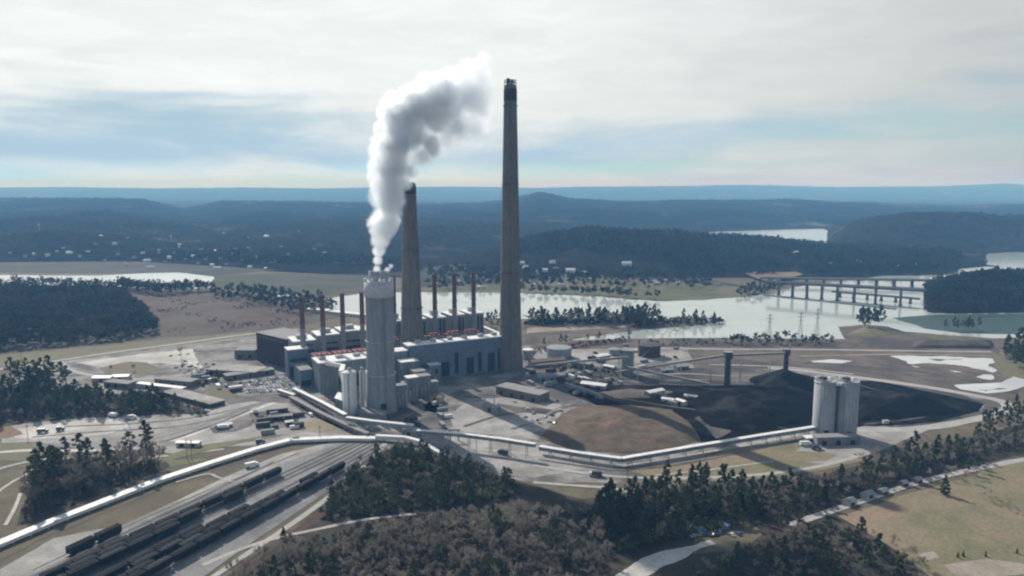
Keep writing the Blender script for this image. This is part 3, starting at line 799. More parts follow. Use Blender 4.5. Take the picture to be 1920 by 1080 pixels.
def mound(name, label, pix, h, material, res=60, power=0.7, rough=0.15, kind='structure', cat='mound'):
    """low earth mound filling an outline: height rises with the distance from its rim"""
    pts = ragged(to_ground(pix), 6, 2.0, h)
    xs = np.array([p.x for p in pts]); ys = np.array([p.y for p in pts])
    gx, gy = np.meshgrid(np.linspace(xs.min(), xs.max(), res), np.linspace(ys.min(), ys.max(), res))
    d = np.full(gx.shape, 1e9); inside = np.zeros(gx.shape, bool)
    n = len(pts)
    for i in range(n):
        x0, y0, x1, y1 = xs[i], ys[i], xs[(i + 1) % n], ys[(i + 1) % n]
        t = np.clip(((gx - x0) * (x1 - x0) + (gy - y0) * (y1 - y0)) / ((x1 - x0) ** 2 + (y1 - y0) ** 2 + 1e-9), 0, 1)
        d = np.minimum(d, np.hypot(gx - x0 - t * (x1 - x0), gy - y0 - t * (y1 - y0)))
        c = ((y0 > gy) != (y1 > gy)) & (gx < (x1 - x0) * (gy - y0) / (y1 - y0 + 1e-12) + x0)
        inside ^= c
    sd = np.where(inside, d, -d)
    k = np.clip(sd / max(sd.max(), 1), -0.2, 1)
    V = np.zeros((res * res, 3))
    q = 0
    for i in range(res):
        for j in range(res):
            z = h * max(k[i, j], 0) ** power if k[i, j] > 0 else k[i, j] * 6 - 0.05
            z *= 1 + rough * 2.4 * mnoise.fractal(Vector((gx[i, j] * .045, gy[i, j] * .045, h)), 1, 2, 5)
            V[q] = (gx[i, j], gy[i, j], z + 0.1)
            q += 1
    i, j = np.meshgrid(np.arange(res - 1), np.arange(res - 1), indexing='ij')
    a = (i * res + j).ravel()
    F = np.stack([a, a + 1, a + res + 1, a + res], 1)
    o = np_mesh(name, V, F, MATS[material])
    o.data.polygons.foreach_set('use_smooth', [True] * len(F))
    return tag(o, label, cat, None, kind)


mound('earth_mound', 'broad grassy red earth mound beside the coal yard', [(1010, 822), (1050, 780), (1085, 762), (1180, 760), (1260, 768), (1300, 800), (1315, 826), (1250, 845), (1165, 852), (1080, 842)], 7, 'mound')
mound('coal_heap', 'large low coal heap left of the twin silos', [(1280, 740), (1380, 726), (1500, 722), (1530, 745), (1520, 790), (1400, 812), (1330, 800)], 10, 'coal', cat='coal heap', kind='thing')
mound('coal_heap', 'long low coal heap right of the twin silos', [(1600, 730), (1680, 735), (1780, 756), (1800, 775), (1700, 785), (1610, 790)], 9, 'coal', cat='coal heap', kind='thing')
mound('earth_mound', 'low brown rise on the islet', [(1585, 628), (1620, 613), (1665, 616), (1690, 626), (1640, 634)], 5, 'lawn', res=24)
mound('earth_mound', 'small brown berm at the far right of the ash ground', [(1712, 644), (1860, 642), (1862, 654), (1716, 652)], 7, 'brown_flat', res=30, power=0.4)

# ------------------------------------------------------------------ haze: the blue air of the valley
def build_haze():
    mb = MB()
    mb.box((0, 11000, 162), (60000, 26500, 345))
    m = bpy.data.materials.new('haze')
    m.use_nodes = True
    t = m.node_tree
    t.nodes.remove(t.nodes['Principled BSDF'])
    v = nd(t, 'ShaderNodeVolumePrincipled')
    v.inputs['Color'].default_value = (0.225, 0.55, 1.0, 1)
    v.inputs['Density'].default_value = 0.000118
    v.inputs['Absorption Color'].default_value = (1, 1, 1, 1)
    v.inputs['Anisotropy'].default_value = 0.0
    ln(t, v, 'Volume', t.nodes['Material Output'], 'Volume')
    tag(mb.build('haze', m), 'blue haze filling the valley air', 'haze', None, 'stuff')


build_haze()

# ------------------------------------------------------------------ power plant
A_ = Vector((0.885, 0.466, 0))
N_ = Vector((-0.466, 0.885, 0))
O_ = Vector((-178.0, 673.0, 0))


def F(s, d, z=0.0):
    p = O_ + A_ * s + N_ * d
    return Vector((p.x, p.y, z))


FROT = math.atan2(A_.y, A_.x)


def quad(s0, s1, d0, d1):
    return [F(s0, d0), F(s1, d0), F(s1, d1), F(s0, d1)]


def chimney(label, base, H, r0, r1, mats, liner=False):
    t = thing('tall_chimney', label, 'chimney', base)
    b = base
    mb = MB()
    mb.lathe(b, [(r0 * (1 - k / 20) + r1 * (k / 20) + (r0 * 0.10 * max(0, 1 - k / 4) ** 2), H * k / 20) for k in range(21)], 40)
    mb.build('shaft', M[mats[0]], t)
    mb = MB()
    mb.lathe(b, [(r1 + 0.05, H * 0.945), (r1 + 0.45, H * 0.947), (r1 + 0.4, H * 0.985), (r1 + 0.05, H * 0.987)], 40)
    mb.build('top_band', M[mats[1]], t)
    # gallery rings with rails
    for f in (0.35, 0.66, 0.93):
        rr = r0 * (1 - f) + r1 * f
        mb = MB()
        mb.lathe(b, [(rr + .02, H * f), (rr + 1.2, H * f + .1), (rr + 1.2, H * f + .4), (rr + .02, H * f + .5)], 40)
        mb.build('gallery', M['dark_steel'], t)
    # ladder run
    mb = MB()
    for dx in (-0.4, 0.4):
        mb.beam((b.x + dx, b.y - r0 - .4, b.z), (b.x + dx, b.y - r1 - .4, b.z + H * .97), .18, .18)
    mb.build('ladder', M['dark_steel'], t)
    mb = MB()
    if liner:
        # open steel crown: legs, ring and the flue liner above the rim
        mb.lathe(b, [(r1 * .62, H * .985), (r1 * .62, H + 5.5), (r1 * .52, H + 5.5), (r1 * .52, H)], 28)
        mb.build('flue_liner', M['steel'], t)
        mb = MB()
        for k in range(9):
            a = k * 2 * math.pi / 9
            p = Vector((b.x + r1 * .95 * math.cos(a), b.y + r1 * .95 * math.sin(a), b.z + H * .985))
            mb.tube(p, p + Vector((0, 0, 7.5)), .28, n=5)
        mb.lathe(b, [(r1 * .9, H + 2.6), (r1 * 1.02, H + 2.6), (r1 * 1.02, H + 3.1), (r1 * .9, H + 3.1)], 28)
        mb.lathe(b, [(r1 * .9, H + 4.6), (r1 * 1.02, H + 4.6), (r1 * 1.02, H + 5.0), (r1 * .9, H + 5.0)], 28)
        mb.build('crown_rail', M['dark_steel'], t)
        mb = MB()
        p = Vector((b.x - r1 * .35, b.y - r1 * .4, b.z + H + 3.2))
        mb.box(p, (3.2, 2.4, 6.5))
        mb.build('hoist_house', M['dark_steel'], t)
    else:
        mb.lathe(b, [(r1 * .8, H * .985), (r1 * .8, H + 1.6), (r1 * .7, H + 1.6), (r1 * .7, H - 2)], 28)
        mb.build('flue_liner', M['dark_steel'], t)
    return t


bR = P(957, 691)
chimney('tallest concrete chimney, dark grey with an open steel crown, right of the smoke', bR, S(957, 160, bR.y).z, 12.2, 6.3, ('concrete_dark', 'soot'), liner=True)
bL = F(103, 33)
chimney('brownish concrete chimney half hidden behind the white steam', bL, S(776, 344, bL.y).z, 12.6, 6.2, ('concrete_dark', 'soot'))

# silver scrubber chimney
bS = P(716, 770)


def scrubber():
    b = bS
    t = thing('scrubber_chimney', 'fat silver grey chimney with a pale top band, steaming, in front of the buildings', 'chimney', b)
    zb0, zb1 = S(716, 556, b.y).z, S(716, 527, b.y).z
    zf = S(716, 508, b.y).z
    mb = MB()
    mb.lathe(b, [(13.4, 0), (12.7, 14), (11.9, 40), (11.5, zb0)], 48)
    mb.build('shaft', M['scrubber_shell'], t)
    mb = MB()
    mb.lathe(b, [(11.5, zb0), (12.3, zb0 + .3), (12.3, zb1), (11.2, zb1), (0.1, zb1 + .1)], 48)
    mb.build('top_band', M['scrubber_band'], t)
    for dx, r in ((-3.9, 4.1), (4.6, 3.6)):
        mb = MB()
        c = Vector((b.x + dx, b.y + dx * .25, b.z))
        mb.lathe(c, [(r, zb1), (r, zf), (r * .86, zf), (r * .86, zf - 4)], 28)
        mb.build('flue', M['steel'], t)
    mb = MB()
    n = 28
    for k in range(n):
        a = 2 * math.pi * k / n
        p = Vector((b.x + 12 * math.cos(a), b.y + 12 * math.sin(a), zb1))
        mb.tube(p, p + Vector((0, 0, 1.3)), .09, n=4)
    for h in (.65, 1.3):
        mb.lathe(b, [(11.95, zb1 + h - .06), (12.06, zb1 + h - .06), (12.06, zb1 + h + .06), (11.95, zb1 + h + .06), (11.95, zb1 + h - .06)], 28)
    mb.build('railing', M['white_paint'], t)
    for k in range(4):
        mb = MB()
        a = math.radians(200 + k * 50)
        p = Vector((b.x + 11.3 * math.cos(a), b.y + 11.3 * math.sin(a), zb1 + .1))
        mb.box(p + Vector((0, 0, 1.3)), (2.2, 2.0, 2.6), a)
        mb.build('roof_cabin', M['white_paint'], t)
    # stair tower strip and duct bands on the shaft
    for f in (.33, .62):
        z = zb0 * f
        rr = 13.0 - 1.4 * f
        mb = MB()
        mb.lathe(b, [(rr - .2, z), (rr + .25, z), (rr + .25, z + .6), (rr - .2, z + .6)], 48)
        mb.build('ring', M['scrubber_band'], t)
    mb = MB()
    a = math.radians(-62)
    u = Vector((math.cos(a), math.sin(a), 0))
    mb.beam(b + u * 13.9, b + u * 12.2 + Vector((0, 0, zb0)), 1.4, 1.2)
    mb.build('ladder_cage', M['grey_clad'], t)
    mb = MB()
    mb.box((b.x + 4, b.y - 13.2, b.z + 5), (4.5, 1.6, 10))
    mb.build('door', M['opening'], t)


scrubber()


# ------------------------------------------------------------------ steam
def outer_only(me):
    """keep only the outer skin, no closed pockets inside"""
    bmh = bmesh.new()
    bmh.from_mesh(me)
    seen, groups = set(), []
    for v0 in bmh.verts:
        if v0.index in seen:
            continue
        st, g_ = [v0], []
        seen.add(v0.index)
        while st:
            q = st.pop()
            g_.append(q)
            for e in q.link_edges:
                w_ = e.other_vert(q)
                if w_.index not in seen:
                    seen.add(w_.index)
                    st.append(w_)
        groups.append(g_)
    groups.sort(key=len)
    for g_ in groups[:-1]:
        bmesh.ops.delete(bmh, geom=g_, context='VERTS')
    bmh.to_mesh(me)
    bmh.free()


def steam():
    Y = bS.y
    rng = random.Random(5)
    blobs = [(707, 503, 8), (709, 488, 11), (711, 470, 14), (712, 452, 18), (716, 432, 22), (719, 412, 28), (722, 390, 33), (727, 366, 39), (731, 340, 45), (738, 312, 50), (737, 285, 51),
             (748, 262, 54), (764, 244, 54), (757, 218, 52), (780, 202, 56), (775, 185, 40), (808, 186, 54), (820, 222, 50), (840, 172, 48), (850, 205, 55), (872, 158, 44), (888, 190, 46), (893, 140, 34), (905, 122, 22),
             (885, 232, 44), (860, 246, 40), (905, 205, 30), (836, 256, 38), (812, 272, 34), (788, 296, 30), (770, 322, 26), (905, 245, 24), (905, 103, 11), (908, 150, 26), (760, 345, 20), (748, 378, 14), (698, 330, 12), (706, 280, 18), (716, 245, 20), (732, 205, 22), (738, 185, 20),
             (726, 505, 7), (733, 499, 6)]
    C = []
    for i, (x, y, r) in enumerate(blobs):
        r *= 1.07 if y > 400 else .92 if y > 300 else .86 if x < 780 else .86 if y < 200 else .74
        dY = rng.uniform(-0.35, 0.35) * r * .45
        c = S(x, y, Y + dY + (500 - y) * 0.05)
        C.append((c, r / 1400.0 * (c.y * CT + 10)))
    bmh = bmesh.new()
    for c, r in C:
        bmesh.ops.create_icosphere(bmh, subdivisions=3, radius=r * 1.0, matrix=Matrix.Translation(c))
    me = bpy.data.meshes.new('steam_plume')
    bmh.to_mesh(me)
    bmh.free()
    o = bpy.data.objects.new('steam_plume', me)
    COL.objects.link(o)
    rm = o.modifiers.new('r', 'REMESH')
    rm.mode = 'VOXEL'
    rm.voxel_size = 1.5
    dg = bpy.context.evaluated_depsgraph_get()
    me2 = bpy.data.meshes.new_from_object(o.evaluated_get(dg))
    o.modifiers.clear()
    o.data = me2
    me2.name = 'steam_plume'
    outer_only(me2)
    # billows: push the skin in and out with two octaves of cauliflower noise
    n = len(me2.vertices)
    co = np.zeros(n * 3, np.float32)
    no = np.zeros(n * 3, np.float32)
    me2.vertices.foreach_get('co', co)
    me2.vertices.foreach_get('normal', no)
    co, no = co.reshape(-1, 3), no.reshape(-1, 3)
    for i in range(n):
        p = Vector(co[i])
        g = min(1.0, max(0.15, (p.z - 118) / 70))
        b1 = 1.0 - 2.2 * abs(mnoise.noise(p * 0.055))
        b2 = 1.0 - 2.2 * abs(mnoise.noise(p * 0.13 + Vector((7, 3, 1))))
        b3 = 1.0 - 2.2 * abs(mnoise.noise(p * 0.32 + Vector((1, 9, 4))))
        co[i] += no[i] * (b1 * 4.2 * g + b2 * 2.3 * g + b3 * 0.9 * min(1, g * 1.6) - 1.0 * g)
    me2.vertices.foreach_set('co', co.ravel())
    me2.update()
    # close the folded skin again so that it has one clean outside
    o.data = me2
    rm = o.modifiers.new('r', 'REMESH')
    rm.mode = 'VOXEL'
    rm.voxel_size = 1.3
    dg = bpy.context.evaluated_depsgraph_get()
    dg.update()
    me3 = bpy.data.meshes.new_from_object(o.evaluated_get(dg))
    o.modifiers.clear()
    o.data = me3
    me3.name = 'steam_plume'
    outer_only(me3)
    m = bpy.data.materials.new('steam')
    m.use_nodes = True
    t = m.node_tree
    t.nodes.remove(t.nodes['Principled BSDF'])
    v = nd(t, 'ShaderNodeVolumePrincipled')
    v.inputs['Color'].default_value = (0.945, 0.965, 0.985, 1)
    v.inputs['Anisotropy'].default_value = 0.55
    g = nd(t, 'ShaderNodeNewGeometry')
    last = None
    for c, r in C:
        d = nd(t, 'ShaderNodeVectorMath', operation='DISTANCE')
        ln(t, g, 'Position', d, 0)
        d.inputs[1].default_value = tuple(c)
        k = nd(t, 'ShaderNodeMath', operation='MULTIPLY_ADD', i_1=-1.0 / r, i_2=1.0)
        ln(t, d, 'Value', k, 0)
        if last is None:
            last = k
        else:
            mx = nd(t, 'ShaderNodeMath', operation='MAXIMUM')
            ln(t, last, 0, mx, 0)
            ln(t, k, 0, mx, 1)
            last = mx
    nz = nd(t, 'ShaderNodeTexNoise', i_Scale=0.05, i_Detail=5.0, i_Roughness=0.6)
    ln(t, g, 'Position', nz, 'Vector')
    a = nd(t, 'ShaderNodeMath', operation='MULTIPLY_ADD', i_1=2.3, i_2=-1.12)
    ln(t, nz, 0, a, 0)
    s = nd(t, 'ShaderNodeMath', operation='ADD')
    ln(t, last, 0, s, 0)
    ln(t, a, 0, s, 1)
    mr = nd(t, 'ShaderNodeMapRange', interpolation_type='SMOOTHSTEP')
    mr.inputs['From Min'].default_value = 0.0
    mr.inputs['From Max'].default_value = 0.75
    mr.inputs['To Max'].default_value = 0.40
    ln(t, s, 0, mr, 0)
    sp = nd(t, 'ShaderNodeSeparateXYZ')
    ln(t, g, 'Position', sp, 0)
    fx = nd(t, 'ShaderNodeMapRange', interpolation_type='SMOOTHSTEP')
    fx.inputs['From Min'].default_value = S(770, 200, Y).x
    fx.inputs['From Max'].default_value = S(925, 200, Y).x
    fx.inputs['To Min'].default_value = 1.0
    fx.inputs['To Max'].default_value = 0.30
    ln(t, sp, 0, fx, 0)
    dm = nd(t, 'ShaderNodeMath', operation='MULTIPLY')
    ln(t, mr, 0, dm, 0)
    ln(t, fx, 0, dm, 1)
    ln(t, dm, 0, v, 'Density')
    ln(t, v, 'Volume', t.nodes['Material Output'], 'Volume')
    o.data.materials.clear()
    o.data.materials.append(m)
    o.cycles.use_deform_motion = False
    tag(o, 'white steam plume rising from the silver chimney and bending to the right', 'steam plume', None, 'stuff')


steam()


# ------------------------------------------------------------------ power house and its neighbours
def building(name, label, cat, fp, h, wall, roof, z0=0.0, parapet=0.6, over=0.25, group=None):
    """walls on a footprint and a roof slab standing proud of them"""
    c = sum((Vector((p[0], p[1], 0)) for p in fp), Vector()) / len(fp)
    t = thing(name, label, cat, (c.x, c.y, z0), 0, group)
    mb = MB()
    mb.prism(fp, z0, z0 + h)
    mb.build('wall', M[wall], t)
    mb = MB()
    q = [(c.x + (p[0] - c.x) * (1 + over / 10), c.y + (p[1] - c.y) * (1 + over / 10)) for p in fp]
    mb.prism(q, z0 + h + .003, z0 + h + parapet)
    mb.build('roof', M[roof], t)
    return t


def opening(t, s0, s1, z0, z1, d=0.0, name='opening', material='opening'):
    mb = MB()
    mb.prism(quad(s0, s1, d - .25, d - .003), z0, z1)
    return mb.build(name, M[material], t)


# west wing under the white roof
t = building('duct_building', 'grey west wing under a white roof left of the silver chimney', 'building', quad(0, 72, 0, 26), 28, 'grey_clad', 'white_roof', parapet=.9)
for s in (4, 14, 24, 34, 44, 54, 64):
    opening(t, s, s + 1.0, 1, 26, name='pilaster', material='grey_clad')
opening(t, 18, 60, 3, 15, name='opening')
for s in (6, 22, 39, 55):
    mb = MB()
    mb.box(F(s, 13, 30.2), (6, 5, 2.6), FROT)
    mb.build('roof_fan', M['steel'], t)
# long front building with tall dark bays
t = building('duct_building', 'long blue grey building with tall dark bays between the two concrete chimneys', 'building', quad(88, 191, 0, 15), 35.5, 'blue_clad', 'white_roof', parapet=1.0)
for s0, s1, z0, z1 in ((121, 130, 1, 16), (136, 140, 3, 24), (149, 157, 1, 18), (162, 166, 2, 22), (173, 181, 1, 20), (184, 187, 2, 24), (92, 99, 1, 9)):
    opening(t, s0, s1, z0, z1)
for s in (119, 133, 146, 160, 170, 183):
    opening(t, s, s + .8, 0.5, 34, d=0, name='pilaster', material='grey_clad')
for s in (100, 116, 134, 150, 168, 184):
    mb = MB()
    mb.box(F(s, 8, 38.0), (5, 3.5, 3), FROT)
    mb.build('roof_fan', M['steel'], t)
opening(t, 90, 190, 24.5, 25.1, d=-.1, name='wall_band', material='grey_clad')
# stepped white roofs between the scrubber and the front building
building('link_building', 'white roofed link block beside the silver chimney, upper step', 'building', quad(73, 87, 2, 18), 31, 'grey_clad', 'white_roof')
building('link_building', 'lower white roofed step right of the silver chimney', 'building', quad(74, 92, -16, -2), 24, 'grey_clad', 'white_roof')
for (s0, s1, d0, d1, h, lab) in ((93, 103, -22, -6, 13, 'small grey pump house at the foot of the front building'), (80, 92, -34, -20, 18, 'boxy grey plant block at the right foot of the silver chimney'),
                                 (66, 79, -46, -35, 11, 'low grey annex touching the silver chimney base'), (104, 116, -12, -2, 17, 'grey stair tower block with a white cap before the dark bays')):
    t = building('plant_block', lab, 'building', quad(s0, s1, d0, d1), h, 'grey_clad', 'white_roof' if 'white' in lab else 'tar_roof')
    opening(t, s0 + 2, s0 + 4.5, 0.5, 5, d=d0, name='door')
    opening(t, s0 + 6, s0 + 9, h * .5, h * .75, d=d0, name='window', material='glass_dark')

# red roofed precipitators
for k in range(9):
    s0 = 6 + 20.5 * k
    h = 25 if k < 4 else 32
    lab = 'red roofed filter house, number %s from the left' % ('one two three four five six seven eight nine'.split()[k])
    t = building('filter_house', lab, 'building', quad(s0, s0 + 18.5, 28 if k < 4 else 52, 60 if k < 4 else 63), h, 'stack_grey', 'red_roof')
    for j in range(3):
        mb = MB()
        mb.box(F(s0 + 4 + 5 * j, 44 if k < 4 else 57, h + 1.6), (3, 12 if k < 4 else 6, 2.0), FROT)
        mb.build('roof_duct', M['red_roof'], t)

# the nine old red topped stacks
ordn = 'first second third fourth fifth sixth seventh eighth ninth'.split()
for k in range(9):
    b = F(1 + 20.4 * k if k < 4 else 4 + 23.2 * k, 70)
    H = 82 if k < 4 else 96
    t = thing('old_stack', 'old slim stack with faded red upper half, %s from the left' % ordn[k], 'stack', b, 0, 'row of nine old red topped stacks')
    r0, r1, zs = 2.9, 2.2, H * .6
    rm_ = r0 + (r1 - r0) * .6
    mb = MB()
    mb.lathe(b, [(r0, 0), (rm_, zs)], 24)
    mb.build('shaft', M['stack_grey'], t)
    mb = MB()
    mb.lathe(b, [(rm_ + .05, zs), (r1 + .05, H - 1.5), (r1 + .4, H - 1.2), (r1 + .4, H), (r1 - .3, H), (r1 - .3, H - 4)], 24)
    mb.build('red_top', M['red_paint'], t)
    mb = MB()
    mb.lathe(b, [(rm_ - .1, zs + 8), (rm_ + 1.0, zs + 8.1), (rm_ + 1.0, zs + 8.5), (rm_ - .1, zs + 8.6)], 24)
    mb.build('gallery', M['dark_steel'], t)

# boiler houses behind the stacks
for k in range(4):
    s0 = -6 + 25 * k
    t = building('boiler_house', 'grey boiler house bay behind the left stacks, %s from the left' % ordn[k], 'building', quad(s0, s0 + 23, 84, 112), (33, 37, 39, 38)[k], 'grey_clad', 'white_roof', parapet=1.0)
    opening(t, s0 + 2, s0 + 21, 20, 24, d=84, name='window_band', material='glass_dark')
    opening(t, s0 + 2, s0 + 21, 28, 30, d=84, name='window_band', material='glass_dark')
    mb = MB()
    mb.box(F(s0 + 11, 98, (33, 37, 39, 38)[k] + 3), (10, 8, 4), FROT)
    mb.build('penthouse', M['steel'], t)
for k in range(5):
    s0 = 96 + 23.2 * k
    t = building('boiler_house', 'taller grey boiler house bay behind the right stacks, %s of five' % ordn[k], 'building', quad(s0, s0 + 18, 80, 108), (46, 46, 46, 47, 47)[k], 'grey_clad', 'white_roof', parapet=1.0)
    for j in range(4):
        opening(t, s0 + 1.5 + 4.2 * j, s0 + 3.8 + 4.2 * j, 22, 44, d=80, name='window_band', material='glass_dark')
    mb = MB()
    mb.box(F(s0 + 9, 94, 50), (8, 6, 5), FROT)
    mb.build('penthouse', M['steel'], t)
# turbine hall on the river side
building('turbine_hall', 'long low turbine hall on the river side of the boiler houses', 'building', quad(-6, 216, 113, 146), 24, 'grey_clad', 'tar_roof')
# maroon end block and blue side
c1, c2 = Vector((-236, 768, 0)), Vector((-281, 806, 0))
t = building('switch_house', 'dark maroon windowless block at the left end of the power house', 'building', [(c1.x, c1.y), (c1.x + 22, c1.y + 22), (c2.x + 22, c2.y + 28), (c2.x, c2.y)], 31, 'maroon_clad', 'tar_roof')
mb = MB()
p0, p1 = c1.lerp(c2, .1), c1.lerp(c2, .95)
mb.beam((p0.x - .3, p0.y - .3, 27), (p1.x - .3, p1.y - .3, 27), .6, 2.0)
mb.build('wall_band', M['red_paint'], t)
t = building('control_building', 'blue clad block between the maroon block and the west wing', 'building', quad(-16, 4, 62, 78), 30, 'blue_clad', 'white_roof')
opening(t, -14, 2, 3, 13, d=62)
opening(t, -14, 2, 18, 21, d=62, name='window_band', material='glass_dark')
t = building('control_building', 'low dark blue annex left of the west wing', 'building', quad(-12, -0.6, 26, 56), 17, 'blue_clad', 'tar_roof')
opening(t, -11, -2, 2, 7, d=26)

# white storage silos beside the scrubber
def storage_silo(label, px, py, r, ptop, material='white_paint', group='white silos beside the silver chimney', legs=False):
    b = P(px, py)
    h = S(px, ptop, b.y).z
    t = thing('storage_silo', label, 'silo', b, 0, group)
    mb = MB()
    mb.lathe(b, [(r, 0), (r, h * .96), (r * .96, h * .965), (r * .3, h), (.05, h)], 32)
    mb.build('shell', M[material], t)
    mb = MB()
    for k in range(10):
        a = 2 * math.pi * k / 10
        p = Vector((b.x + r * .9 * math.cos(a), b.y + r * .9 * math.sin(a), h * .965))
        mb.tube(p, p + Vector((0, 0, 1.2)), .08, n=4)
    mb.lathe(b, [(r * .9, h * .965 + 1.1), (r * .93, h * .965 + 1.1), (r * .93, h * .965 + 1.25), (r * .9, h * .965 + 1.25)], 20)
    mb.build('railing', M['steel'], t)
    mb = MB()
    mb.box((b.x, b.y, h + .8), (2.2, 2.2, 2.4))
    mb.build('vent_box', M['steel'], t)
    mb = MB()
    mb.beam((b.x + .4, b.y - r - .35, 0), (b.x + .4, b.y - r - .35, h * .96), .5, .3)
    mb.box((b.x - r * .3, b.y - r * .96, 1.6), (2.0, .6, 3.2))
    mb.build('ladder', M['steel'], t)
    return t


storage_silo('wide white silo, left of the three beside the silver chimney', 657, 776, 5.9, 694)
storage_silo('thin bright white silo, middle of the three beside the silver chimney', 680, 773, 2.1, 693)
storage_silo('white silo half hidden by the silver chimney', 696, 772, 4.2, 692)
# sloping white duct falling from the white roof to the silos
t = thing('sloped_duct', 'white sloping duct from the white roof down to the wide silo', 'duct', F(8, -2, 0))
mb = MB()
pts = [F(5, -2.6, 27.5), F(20, -9, 24), P(640, 770) + Vector((0, 4, 31)), P(645, 772) + Vector((0, 4, 24))]
for a, b in zip(pts[:-1], pts[1:]):
    mb.beam(a, b, 4.2, 3.2)
mb.build('duct', M['white_paint'], t)
mb = MB()
for q in (pts[1], pts[2]):
    mb.tube((q.x, q.y, 0), (q.x, q.y, q.z), .45, n=6)
mb.build('support', M['steel'], t)
t = building('plant_block', 'small white roofed block at the foot of the wide white silo', 'building', [tuple(P(628, 764).xy), tuple(P(645, 770).xy), tuple(P(650, 757).xy), tuple(P(634, 752).xy)], 8, 'grey_clad', 'white_roof')
t = building('plant_block', 'dark blue grey pump block before the three white silos', 'building', [tuple(P(672, 786).xy), tuple(P(722, 793).xy), tuple(P(726, 784).xy), tuple(P(680, 777).xy)], 6, 'grey_clad', 'tar_roof')


# pipe-bridge style low wall of scrubber piping right of the chimney
for (px, py, w, d, h, lab) in ((752, 764, 9, 8, 20, 'grey absorber block right of the silver chimney, nearest'), (772, 752, 10, 9, 22, 'grey absorber block right of the silver chimney, middle'),
                               (793, 742, 12, 10, 19, 'grey absorber block right of the silver chimney, by the dark bays'), (812, 735, 8, 8, 10, 'short dark tank house by the coal conveyor foot')):
    b = P(px, py)
    t = thing('absorber_block', lab, 'building', b)
    mb = MB()
    mb.box((b.x, b.y, h / 2), (w, d, h), FROT)
    mb.build('wall', M['grey_clad'], t)
    mb = MB()
    mb.box((b.x, b.y, h + .4), (w + .6, d + .6, .8), FROT)
    mb.build('roof', M['white_roof' if 'middle' in lab else 'tar_roof'], t)
    for k in range(3):
        mb = MB()
        q = b + A_ * (w * (k - 1) * .3) - N_ * (d * .5 + .7)
        mb.tube((q.x, q.y, 0), (q.x, q.y, h * (.5 + .15 * k)), .6, n=8)
        mb.build('pipe', M['steel'], t)

# steam wisps are only in the plume; a white long shed and pier on the bank behind the stacks
def low_shed(name, label, cat, a, b, depth, h, wall, roof, gable=0.0, group=None, doors=0):
    """long building with its near long side from ground point a to b"""
    a, b = Vector(a), Vector(b)
    d = (b - a)
    L = d.length
    d.normalize()
    n = Vector((-d.y, d.x, 0))
    if n.y < 0:
        n = -n
    c = (a + b) / 2 + n * depth / 2
    t = thing(name, label, cat, c, 0, group)
    fp = [a, b, b + n * depth, a + n * depth]
    mb = MB()
    mb.prism([(p.x, p.y) for p in fp], 0, h)
    if gable > 0:
        for e in (a, b):
            m_ = e + n * depth / 2
            mb.face([(e.x, e.y, h), ((e + n * depth).x, (e + n * depth).y, h), (m_.x, m_.y, h + gable)])
    mb.build('wall', M[wall], t)
    mb = MB()
    o = d * .5
    if gable > 0:
        r0, r1 = a - o + n * depth / 2, b + o + n * depth / 2
        for s, e in ((-.5, 0), (depth + .5, 0)):
            p, q = a - o + n * s, b + o + n * s
            k = [(p.x, p.y, h - .1), (q.x, q.y, h - .1), (r1.x, r1.y, h + gable + .12), (r0.x, r0.y, h + gable + .12)]
            mb.face(k if s < 0 else k[::-1])
    else:
        q = [a - o - n * .4, b + o - n * .4, b + o + n * (depth + .4), a - o + n * (depth + .4)]
        mb.prism([(p.x, p.y) for p in q], h + .003, h + .5)
    mb.build('roof', M[roof], t)
    for k in range(doors):
        p = a + d * L * (k + .5) / doors
        mb = MB()
        mb.beam((p.x - d.x * 1.6 - n.x * .12, p.y - d.y * 1.6 - n.y * .12, .1), (p.x + d.x * 1.6 - n.x * .12, p.y + d.y * 1.6 - n.y * .12, .1), .2, min(h * .75, 3.5))
        mb.build('door', M['opening'], t)
    return t


low_shed('river_shed', 'long white roofed shed on the river bank behind the left stacks', 'shed', P(572, 584), P(612, 588), 14, 4, 'beige_wall', 'white_roof')
low_shed('river_shed', 'continuing white roofed shed on the bank behind the fourth stack', 'shed', P(616, 589), P(690, 597), 12, 4, 'beige_wall', 'white_roof')
low_shed('river_shed', 'short bright white shed among trees at the left river bank', 'shed', P(519, 560), P(558, 559), 14, 3.5, 'beige_wall', 'white_roof')

